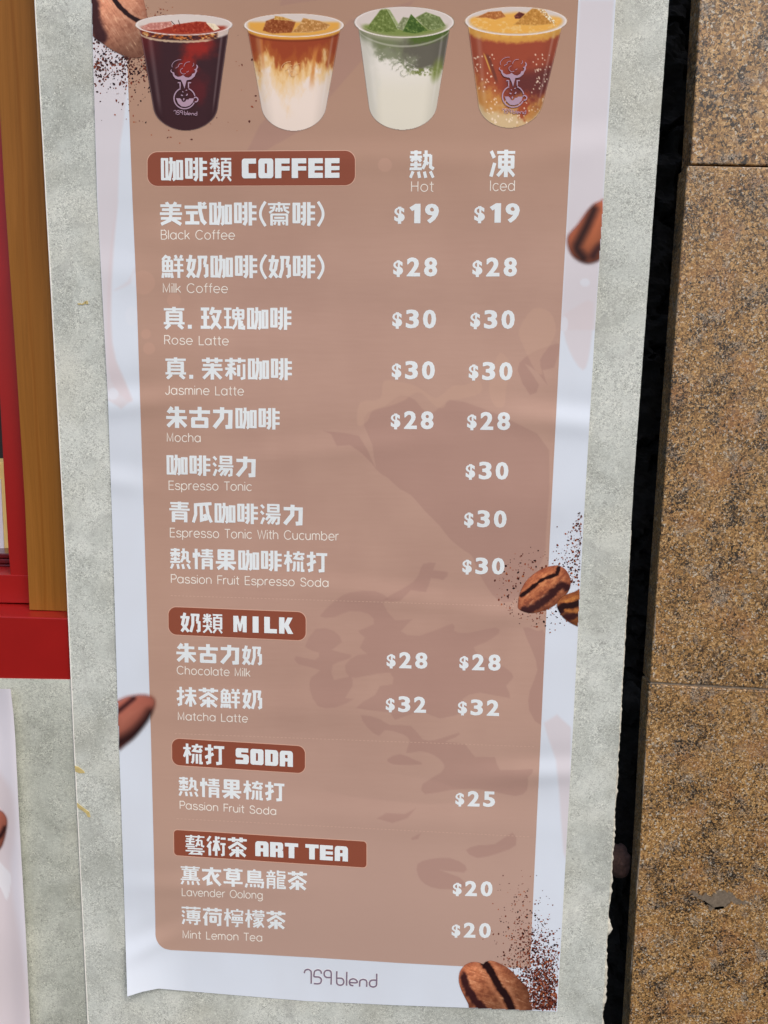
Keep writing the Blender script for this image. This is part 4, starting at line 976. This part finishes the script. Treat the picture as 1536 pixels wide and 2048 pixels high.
f_f = bean(OUT_F, fz([(10, 925), (120, 865), (195, 795), (240, 730)]), 17, fz([(30, 730), (80, 690), (140, 640)]), 10, (172, 106, 88), (196, 132, 112), (120, 60, 52), 7.5, 53, 0.15)

# loose ground coffee
def grounds(name, sampler, n, smin, smax, cols, parent=PO, layer=0.00026):
    V_ = []; F_ = []; C_ = []; dep = []
    K = 7; made = 0
    while made < n:
        u, v, s = sampler()
        if u < edge_pts(PL, v) + 2.5 or u > edge_pts(PR, v) - 2.5: made += 1; continue
        pb = np.array(PB)
        if v > np.interp(u, pb[:, 0], pb[:, 1]) - 3: made += 1; continue
        r = (smin + (smax - smin) * random.random() ** 2.2) * s; e = random.uniform(0.5, 0.9); th = random.uniform(0, math.pi)
        c = random.choice(cols); base = len(V_)
        for j in range(K):
            a_ = 2 * math.pi * j / K; q = r * random.uniform(0.75, 1.2)
            x, y = q * math.cos(a_), q * e * math.sin(a_)
            V_.append((u + x * math.cos(th) - y * math.sin(th), v + x * math.sin(th) + y * math.cos(th)))
            C_.append(tuple(np.clip(lin(c) / WHITE, 0, 1)) + (1,)); dep.append(layer + (made % 12) * STEP)
        F_.append(list(range(base, base + K))); made += 1
    f2 = flat(V_); y = -hgt(f2[:, 0], f2[:, 1]) - np.array(dep)
    o = mesh_obj(name, np.stack([f2[:, 0], y, f2[:, 1]], 1), F_, M_PAINT, parent, False, C_)
    o['kind'] = 'stuff'; return o
DKC = [(42, 24, 26), (60, 34, 32), (90, 46, 36), (124, 62, 44)]; BRC = [(140, 72, 46), (112, 52, 36), (84, 42, 36), (160, 92, 58)]
def s_tl():
    t_ = random.random()
    v = 80 + 60 * random.random() ** 0.9 + 25 * random.gauss(0, .6); u = random.uniform(184, 305)
    v = max(v, 70 + 0.42 * (u - 184)) + abs(random.gauss(0, 26)) * (0.7 if t_ < .8 else 1.8)
    return u, v, 1.0
def s_tl2():
    a_ = random.uniform(0, 2 * math.pi); r = random.uniform(95, 150)
    return 372 + r * math.cos(a_) * 1.1, 165 + r * math.sin(a_) * 0.85, 1.0
def s_tl3(): return random.uniform(292, 345), random.gauss(18, 9) + (random.random() * 8), 1.0
def s_mr():
    if random.random() < 0.62:
        v = 1020 + 150 * random.random() ** 0.6; wd = 12 + 62 * ((v - 1000) / 170) ** 1.3
        return edge_pts(PR, v) - abs(random.gauss(0, wd * 0.55)), v, 1.0
    a_ = random.uniform(math.pi * 0.25, math.pi * 1.55); r = random.uniform(46, 92) * (1 if random.random() < .8 else 1.15)
    return 1085 + r * math.cos(a_), 1178 + r * math.sin(a_) * 0.85, 1.0
def s_br():
    v = 1735 + 285 * random.random() ** 0.42
    f = (v - 1735) / 285
    return 1030 + 62 * f + random.gauss(0, 1) * (24 + 14 * f), v, 0.8 + 0.35 * f
def s_br2():
    v = 1830 + 192 * random.random() ** 0.45; f = (v - 1830) / 192
    return random.gauss(1072 + 20 * f, 25), v, 0.8 + 0.35 * f
grounds('ground_coffee', s_tl, 560, 0.9, 3.6, DKC); grounds('ground_coffee', s_tl2, 60, 1.0, 3.2, BRC); grounds('ground_coffee', s_tl3, 26, 0.7, 2.0, BRC)
grounds('ground_coffee', s_mr, 560, 0.8, 2.9, BRC + DKC); grounds('ground_coffee', s_br, 1250, 0.9, 2.6, BRC + DKC); grounds('ground_coffee', s_br2, 1500, 1.1, 3.2, DKC + DKC + BRC)

patch('coffee_bean_print', (1025, 1125, 1150, 1232), f_a, 0.0004)
patch('coffee_bean_print', (1108, 1175, 1165, 1258), f_b, 0.0005)
patch('coffee_bean_print', (912, 1915, 1066, 2024), f_c, 0.0004)
patch('coffee_bean_print', (178, -56, 302, 122), f_d, 0.0004)
patch('coffee_bean_print', (1126, 392, 1212, 540), f_e, 0.0004, 1.6)
patch('coffee_bean_print', (228, 1374, 324, 1512), f_f, 0.0004, 1.6)

# ---- cups
def cup(rim, left, right, bot, paint, top_cubes, seed):
    (cx, cy, rx, ry) = rim; (l0, lv0, l1, lv1) = left; (r0, rv0, r1, rv1) = right; vb = bot
    def fn(U, V):
        L = l0 + (l1 - l0) * (V - lv0) / (lv1 - lv0); R = r0 + (r1 - r0) * (V - rv0) / (rv1 - rv0)
        mid = (L + R) / 2; half = (R - L) / 2
        vc = vb - 0.22 * (vb - cy); k = np.clip((V - vc) / (vb - vc), 0, 1)
        half2 = half * (1 - k ** 2.3) ** 0.52
        a_ = (U - mid) / np.maximum(half, 1); 
        body = sm(-0.9, 0.9, half2 - np.abs(U - mid)) * sm(cy - 1, cy + 1, V) * (V < vb)
        b = np.clip((V - (cy + ry * 0.75 * np.sqrt(np.clip(1 - a_ ** 2, 0, 1)))) / (vb - cy - ry), 0, 1)
        c = paint(U, V, a_, b)
        edge = sm(3.4, 0.4, half2 - np.abs(U - mid)); c = over(c, (226, 212, 202), edge * 0.32)
        gl_ = sm(0.10, 0.0, np.abs(a_ + 0.80)) * 0.16 + sm(0.05, 0.0, np.abs(a_ - 0.86)) * 0.22
        c = over(c, (246, 240, 236), gl_ * sm(0.02, 0.12, b) * sm(0.95, 0.7, b))
        c = c * (1 - 0.10 * sm(0.55, 1.0, np.abs(a_)))[..., None]
        e = ((U - cx) / rx) ** 2 + ((V - cy) / ry) ** 2
        rr_ = np.sqrt(e)
        dist = (1 - rr_) * np.minimum(rx, ry * 1.4)
        inside = sm(-0.03, 0.03, 1 - rr_)
        # looking into the cup
        inner = np.array((208, 196, 189), float) + np.zeros(U.shape + (3,))
        inner = top_cubes(U, V, inner, (U - cx) / rx, (V - cy) / ry)
        c2 = c * (1 - inside[..., None]) + inner * inside[..., None]
        # lip ring
        ring = np.abs(rr_ - 0.965); front = sm(-0.2, 0.6, (V - cy) / ry)
        lw = 0.028 + 0.04 * np.abs((V - cy) / ry)
        c2 = over(c2, (212, 198, 193), sm(lw, lw * 0.3, ring) * (0.55 + 0.3 * front))
        c2 = over(c2, (244, 238, 234), sm(0.03, 0.01, np.abs(rr_ - 0.985)) * 0.6)
        c2 = over(c2, (176, 158, 152), sm(0.03, 0.012, np.abs(rr_ - (0.90 - 0.03 * front))) * 0.35 * front)
        return c2, np.maximum(body * (V > cy), inside)
    return fn
def cube(U, V, c, pts, col, hi, seed):
    s = sd_poly(U, V, pts); n = fbm(U * 0.3, V * 0.3, 3, seed)
    a_ = sm(-0.6, 0.8, s)
    k = np.array(col, float) + (n[..., None] - 0.5) * 60
    k = over(k, hi, sm(0.6, 0.85, n) * 0.8); k = over(k, hi, sm(2.2, 0.2, s) * 0.45)
    return c * (1 - a_[..., None]) + k * a_[..., None]
def p_black(U, V, a_, b):
    n = fbm(U * 0.05, V * 0.05, 4, 3)
    c = np.array((58, 32, 36), float) + np.zeros(U.shape + (3,))
    c = over(c, (110, 28, 26), sm(0.45, 1.0, -a_) * sm(0.5, 0.0, b) * 0.8)
    d = np.hypot((U - 400) / 38, (V - 98) / 22); c = over(c, (146, 38, 30), sm(1.25, 0.3, d + (n - .5) * .8) * 0.95)
    d = np.hypot((U - 374) / 22, (V - 134) / 26); c = over(c, (160, 38, 26), sm(1.2, 0.2, d + (n - .5)) * 0.75)
    d = np.hypot((U - 395) / 26, (V - 178) / 32); c = over(c, (110, 30, 32), sm(1.3, 0.2, d + (n - .5)) * 0.5)
    n2 = fbm(U * 0.16, V * 0.3, 3, 8)
    c = over(c, (176, 96, 40), sm(0.085, 0.06, b) * sm(0.35, 0.6, n2)); c = over(c, (212, 176, 120), sm(0.1, 0.075, b) * sm(0.62, 0.75, n2))
    c = over(c, (206, 180, 150), sm(0.016, 0.006, np.abs(b - 0.095 - 0.012 * (n2 - .5))) * 0.85 * sm(0.75, 0.5, a_))
    c = over(c, (224, 208, 200), sm(0.72, 0.8, a_) * sm(0.1, 0.07, b) * 0.9)
    return c
def i_black(U, V, c, x, y):
    c = over(c, (150, 52, 34), sm(0.0, 0.35, y + 0.05) * sm(0.95, 0.8, np.abs(x)))
    c = cube(U, V, c, [(282, 54), (300, 46), (342, 43), (346, 52), (320, 60), (290, 60)], (186, 122, 110), (224, 190, 170), 2)
    c = cube(U, V, c, [(344, 60), (346, 50), (394, 43), (412, 44), (426, 62), (390, 68), (350, 66)], (150, 50, 32), (196, 92, 52), 5)
    c = cube(U, V, c, [(412, 46), (430, 48), (440, 58), (428, 62)], (224, 206, 178), (240, 226, 200), 7)
    c = over(c, (60, 24, 20), sm(1.1, 0.3, d_line(U, V, [(343, 43), (349, 49)])) + sm(1.1, .3, d_line(U, V, [(357, 41), (360, 50)])))
    return c
def p_latte(U, V, a_, b):
    n = fbm(U * 0.06, V * 0.035, 5, 12); n2 = fbm(U * 0.075, V * 0.03, 4, 17)
    c = np.array((226, 210, 198), float) + np.zeros(U.shape + (3,))
    lev = b + (n2 - 0.5) * 0.5 - 0.10 * np.cos(a_ * 5.0) + 0.1 * sm(0.5, 0, np.abs(a_ - 0.2))
    c = over(c, (224, 186, 130), sm(0.78, 0.42, lev) * sm(0.35, 0.6, n + 0.1))
    c = over(c, (204, 150, 84), sm(0.52, 0.36, lev) * 0.85)
    c = over(c, (160, 80, 38), sm(0.42, 0.30, lev)); c = over(c, (148, 64, 34), sm(0.30, 0.14, lev))
    c = over(c, (196, 126, 62), sm(0.08, 0.02, np.abs(a_ - 0.50 - 0.1 * (n - .5))) * sm(0.1, 0.25, b) * sm(0.65, 0.4, b) * 0.8)
    c = over(c, (196, 118, 58), sm(0.06, 0.01, np.abs(a_ + 0.72 + 0.14 * b)) * sm(0.5, 0.3, b) * 0.6)
    c = over(c, (214, 152, 62), sm(0.075, 0.045, b)); c = over(c, (120, 52, 24), sm(0.014, 0.005, np.abs(b - 0.075)) * 0.7)
    return c
def i_latte(U, V, c, x, y):
    c = over(c, (218, 160, 72), sm(-0.45, -0.1, y) * sm(0.97, 0.86, np.abs(x)))
    c = cube(U, V, c, [(525, 62), (532, 42), (550, 36), (592, 44), (584, 66), (545, 68)], (140, 74, 36), (196, 138, 78), 3)
    c = cube(U, V, c, [(548, 40), (550, 32), (566, 34), (590, 42)], (190, 140, 70), (226, 190, 120), 4)
    c = cube(U, V, c, [(582, 66), (600, 48), (606, 36), (640, 42), (662, 50), (652, 60), (620, 66)], (180, 128, 70), (234, 204, 150), 9)
    return c
def p_matcha(U, V, a_, b):
    n = fbm(U * 0.05, V * 0.05, 5, 22); n2 = fbm(U * 0.2, V * 0.2, 4, 27)
    c = np.array((216, 210, 194), float) + np.zeros(U.shape + (3,))
    c = over(c, (226, 220, 214), sm(0.7, 0.3, b) * 0.7)
    lev = b - 0.17 * a_ + (n - 0.5) * 0.28
    gm = sm(0.40, 0.33, lev)
    c = over(c, (128, 132, 106), gm * sm(0.3, 0.65, n2 + (0.45 - b))); c = over(c, (96, 92, 80), sm(0.34, 0.26, lev) * sm(-0.3, 0.3, a_ + (n - .5)))
    c = over(c, (110, 118, 82), sm(0.30, 0.2, lev) * sm(0.2, -0.4, a_) * 0.8)
    c = over(c, (212, 208, 196), sm(-0.62, -0.85, a_ + (n - .5) * .4) * sm(0.06, 0.2, b) * 0.9)
    band = sm(0.05, 0.02, np.abs(b - 0.40 - 0.06 * a_ - 0.05 * (n - .5))) * sm(0.2, 0.6, a_ + 0.2)
    c = over(c, (112, 120, 62), band * sm(0.4, 0.6, n2)); c = over(c, (120, 132, 64), sm(0.2, 0.05, np.hypot(a_ - 0.85, (b - 0.45) * 1.1)) * 0.85)
    c = over(c, (76, 96, 36), sm(0.16, 0.06, b + (n2 - .5) * .08) * sm(0.0, 0.25, a_)); c = over(c, (166, 162, 140), sm(0.10, 0.04, b) * sm(0.2, -0.2, a_) * 0.7)
    c = over(c, (186, 184, 168), sm(0.016, 0.004, np.abs(b - 0.135 + 0.05 * a_ * a_)) * 0.6)
    return c
def i_matcha(U, V, c, x, y):
    c = over(c, (122, 136, 72), sm(0.0, 0.3, y) * sm(0.92, 0.75, np.abs(x)))
    c = cube(U, V, c, [(732, 58), (762, 18), (772, 16), (800, 56), (790, 66), (750, 66)], (104, 120, 58), (158, 168, 104), 3)
    c = cube(U, V, c, [(772, 16), (780, 20), (802, 56), (796, 60)], (150, 160, 112), (190, 196, 160), 3)
    c = cube(U, V, c, [(804, 64), (822, 28), (856, 62), (830, 68)], (66, 94, 34), (136, 152, 74), 5)
    c = cube(U, V, c, [(830, 36), (852, 24), (880, 34), (892, 52), (868, 62), (856, 60)], (108, 122, 72), (176, 182, 136), 8)
    c = cube(U, V, c, [(792, 56), (806, 34), (818, 36), (806, 62)], (126, 132, 96), (170, 176, 140), 11)
    return c
def p_tonic(U, V, a_, b):
    n = fbm(U * 0.05, V * 0.05, 4, 42); n2 = fbm(U * 0.14, V * 0.12, 4, 47)
    c = np.array((150, 66, 42), float) + np.zeros(U.shape + (3,))
    c = over(c, (120, 44, 34), sm(0.3, 0.55, b + (n - .5) * .3) * sm(-0.5, 0.2, a_)); c = over(c, (90, 38, 36), sm(0.2, 0.05, np.abs(b - 0.58 - .1 * (n - .5))) * sm(-0.3, 0.2, a_) * 0.8)
    c = over(c, (160, 76, 42), sm(-0.2, -0.7, a_) * sm(0.35, 0.6, b) * 0.7)
    c = over(c, (206, 148, 66), sm(0.15, 0.09, b + (n2 - .5) * .05)); c = over(c, (226, 176, 84), sm(0.09, 0.02, b) * sm(0.4, 0.7, n2 + .1))
    low = sm(0.62, 0.86, b + 0.14 * (a_ < -0.2) * (-a_) + (n2 - .5) * .22 - 0.06 * (a_ > .4))
    c = over(c, (196, 140, 70), low * 0.85); c = over(c, (206, 182, 142), sm(0.76, 0.95, b + (n - .5) * .3 - 0.12 * (a_ > .25)) * 0.9)
    c = over(c, (150, 62, 34), sm(0.22, 0.08, np.hypot(a_ - 0.42, (b - 0.82) * 1.2) + (n2 - .5) * .25) * 0.9)
    c = over(c, (92, 46, 38), sm(0.07, 0.02, np.abs(a_ + 0.62 - 0.75 * (b - 0.28))) * sm(0.25, 0.3, b) * sm(0.6, 0.5, b) * 0.7)
    c = over(c, (206, 164, 76), sm(0.03, 0.01, np.abs(a_ + 0.70 - 0.75 * (b - 0.28))) * sm(0.25, 0.3, b) * sm(0.5, 0.4, b) * 0.8)
    r2 = np.random.default_rng(5)
    for k in range(210):
        aa = r2.uniform(-0.92, 0.92); bb = r2.uniform(0.2, 0.97)
        if abs(aa) < 0.45 and bb < 0.72: continue
        u_ = 1026 + aa * (92 - 30 * bb); v_ = 72 + bb * 180; rr_ = r2.uniform(0.6, 1.7) * (1.5 if bb > .88 else 1)
        m_ = (np.abs(U - u_) < 6) & (np.abs(V - v_) < 6)
        if m_.any():
            d = np.hypot(U[m_] - u_, (V[m_] - v_) * 0.75); c[m_] = over(c[m_], (236, 214, 190), sm(rr_ + 0.6, rr_ * 0.4, d) * 0.85)
    return c
def i_tonic(U, V, c, x, y):
    n = fbm(U * 0.15, V * 0.2, 3, 6)
    c = over(c, (226, 168, 78), sm(-0.55, -0.2, y - (np.abs(x) - .6) * .4) * sm(0.96, 0.86, np.sqrt(x * x + y * y))); c = over(c, (232, 192, 124), sm(0.5, 0.75, n) * sm(-0.4, 0.0, y) * 0.8)
    c = cube(U, V, c, [(950, 36), (976, 24), (1002, 22), (1012, 34), (990, 40), (972, 36)], (172, 104, 52), (210, 156, 92), 3)
    c = cube(U, V, c, [(1028, 32), (1038, 24), (1050, 28), (1044, 38), (1030, 38)], (96, 40, 32), (150, 80, 50), 6)
    c = cube(U, V, c, [(1026, 50), (1044, 34), (1070, 12), (1080, 10), (1112, 48), (1070, 52)], (188, 132, 58), (228, 186, 104), 8)
    ln = d_line(U, V, [(1074, 12), (1110, 48)]); m_ = fbm(U * 0.5, V * 0.5, 2, 9)
    return over(c, (244, 230, 206), sm(5.5, 2.5, ln) * sm(0.5, 0.62, m_))
CUPS = [((368, 50, 97, 21), (282.5, 74, 307, 217), (455, 78, 436, 215), 261, p_black, i_black, (266, 26, 470, 263)),
        ((588, 51, 100, 23.5), (497.5, 72, 524, 219), (679, 69, 651, 222), 262, p_latte, i_latte, (484, 24, 692, 264)),
        ((808.5, 45, 99.5, 31), (718, 62, 737, 205), (897.5, 69, 874, 210), 260, p_matcha, i_matcha, (705, 10, 912, 262)),
        ((1032, 42.5, 102, 28.5), (936.5, 56, 958, 219), (1123, 57, 1083, 219), 256, p_tonic, i_tonic, (926, 8, 1138, 258))]
CUPO = []
LBL = ['printed cup of black iced coffee', 'printed cup of iced latte', 'printed cup of green matcha milk', 'printed cup of orange espresso tonic']
for (rim, l, r, bt, pf, tf, box), lb in zip(CUPS, LBL):
    o = patch('cup_print', box, cup(rim, l, r, bt, pf, tf, 0), 0.0005, 1.1); o['label'] = lb; CUPO.append(o)

# emblem on the cups (cloud rising from a flask)
ek = 160 / 1536
def emblem(du, dv, k, parent, mat, full=True):
    z = lambda pts: [(300 + du + x * ek * k, 100 + dv + y * ek * k) for x, y in pts]
    lay0 = 0.0012
    L1 = [z(l) for l in ([(605, 195), (540, 200), (470, 235), (430, 290), (432, 340)], [(630, 270), (580, 275), (555, 305), (550, 330), (510, 345), (505, 365)],
                         [(775, 235), (710, 245), (670, 285), (658, 325)], [(840, 260), (848, 290), (820, 325)],
                         [(640, 355), (595, 385), (590, 420), (620, 460), (660, 470), (690, 455)], [(705, 435), (735, 425), (745, 408)])]
    strokes('emblem_lines', L1, 0.95, mat, parent, lay0)
    if not full: return
    C = z([(425, 375), (400, 400), (405, 430), (440, 455), (450, 500), (490, 555), (560, 578), (600, 580), (640, 660), (668, 750), (690, 660), (710, 590), (790, 575), (860, 520), (880, 470), (910, 420), (905, 380), (930, 340), (915, 300), (890, 285), (905, 330), (885, 370), (850, 385), (880, 405), (865, 450), (820, 465), (800, 510), (750, 540), (690, 530), (640, 490), (600, 515), (540, 525), (480, 490), (470, 440), (430, 430), (415, 405)])
    area_print('emblem_cloud', C, mat, parent, lay0)
    L2 = [z([(540, 635), (585, 637), (585, 735)]), z([(795, 635), (745, 637), (745, 735)])]
    strokes('emblem_flask', L2, 2.2, mat, parent, lay0, False)
    ring = [(670 + 202 * math.cos(math.radians(x)), 935 + 200 * math.sin(math.radians(x))) for x in np.linspace(248, 25, 30)]
    ring2 = [(670 + 202 * math.cos(math.radians(x)), 935 + 200 * math.sin(math.radians(x))) for x in np.linspace(-68, -12, 10)]
    strokes('emblem_flask', [z(ring), z(ring2), z([(850, 930), (890, 915), (925, 950), (910, 995), (865, 1005)])], [2.3, 2.3, 2.3], mat, parent, lay0)
    area_print('emblem_cup', z([(508, 935), (580, 935), (610, 960), (620, 990), (655, 1010), (690, 990), (700, 962), (750, 958), (760, 937), (850, 937), (830, 1010), (770, 1075), (690, 1100), (610, 1090), (545, 1030)]), mat, parent, lay0)
    for (x, y, a_, r) in ((637, 810, 50, 16), (705, 780, -20, 16), (620, 878, 20, 22), (715, 868, -55, 24), (655, 955, 95, 24)):
        area_print('emblem_bean', z([(x + r * math.cos(t_) * math.cos(math.radians(a_)) - .55 * r * math.sin(t_) * math.sin(math.radians(a_)), y + r * math.cos(t_) * math.sin(math.radians(a_)) + .55 * r * math.sin(t_) * math.cos(math.radians(a_))) for t_ in np.linspace(0, 2 * math.pi, 11)[:-1]]), mat, parent, lay0)
    wd = [[(465 + (x - 150) * 0.378, 1165 + (y - 150) * 0.345) for x, y in l] for l in WORD]
    strokes('cup_name', [z(l) for l in wd], 1.15, mat, parent, lay0)
emblem(0, 0, 1, CUPO[0], M_CLOGO); emblem(655, -5.5, 1.02, CUPO[3], M_CLOGO)
emblem(219, 4, 1, CUPO[1], M_CLOGO2, False); emblem(440, 4, 1, CUPO[2], M_CLOGO3, False)

# ================================================================== second poster, lower left
P2 = thing('second_poster', 'pale poster with a blurred brown bean hanging below the red sill', 'poster', PX(-200, 2600, 0.0).tolist())
E2 = ext([(21, 1380), (27, 1432), (30.5, 1480), (38, 1640), (51, 1861), (60, 2048)], 1379, 2700)
H2 = PX(30, 1700, 0.0)
def surf2(U, V, layer=0.0):
    U = np.asarray(U, float); V = np.asarray(V, float)
    y = -0.004 - 0.0065 * G(U - edge_pts(E2, V), 0, 26) - 0.002 * np.sin(V * 0.021)
    P = PX(U, V, y); P[..., 1] -= layer; return P
def paint_second(U, V):
    n = fbm(U * 0.02, V * 0.008, 3, 91)
    c = np.array((214, 210, 217), float) + (n[..., None] - 0.5) * np.array((8, 8, 8.0))
    c = tones(U, V, c, [([(-80, 1520), (10, 1560), (30, 1640), (22, 1760), (44, 1900), (54, 2060), (-80, 2060)], 4, (207, 193, 194), 0.6, 9),
                        ([(-30, 1700), (10, 1735), (22, 1755), (14, 1800), (-4, 1770), (-30, 1790)], 4, (222, 222, 226), 0.8, 1.6)])
    return c
sheet('sheet', [(-620, 1300), (-640, 2700)], E2, [(-640, 2600), (90, 2600)], 1378, M_SHEET, P2, np.linspace(0, 1, 220), 320, 0.0, 0.0005, paint_second, surf2)
gz = lambda pts: zoomed(pts, 0, 1360, 0.336)
patch('coffee_bean_print', (-30, 1610, 26, 1720), bean(gz([(-80, 760), (0, 775), (35, 810), (42, 860), (25, 950), (-5, 1010), (-80, 1050)]), gz([(-60, 960), (0, 930), (30, 880)]), 7, None, 1, (168, 104, 84), (190, 126, 104), (120, 62, 52), 4.0, 61, 0.15), 0.0006, 1.6, P2, False, surf2)
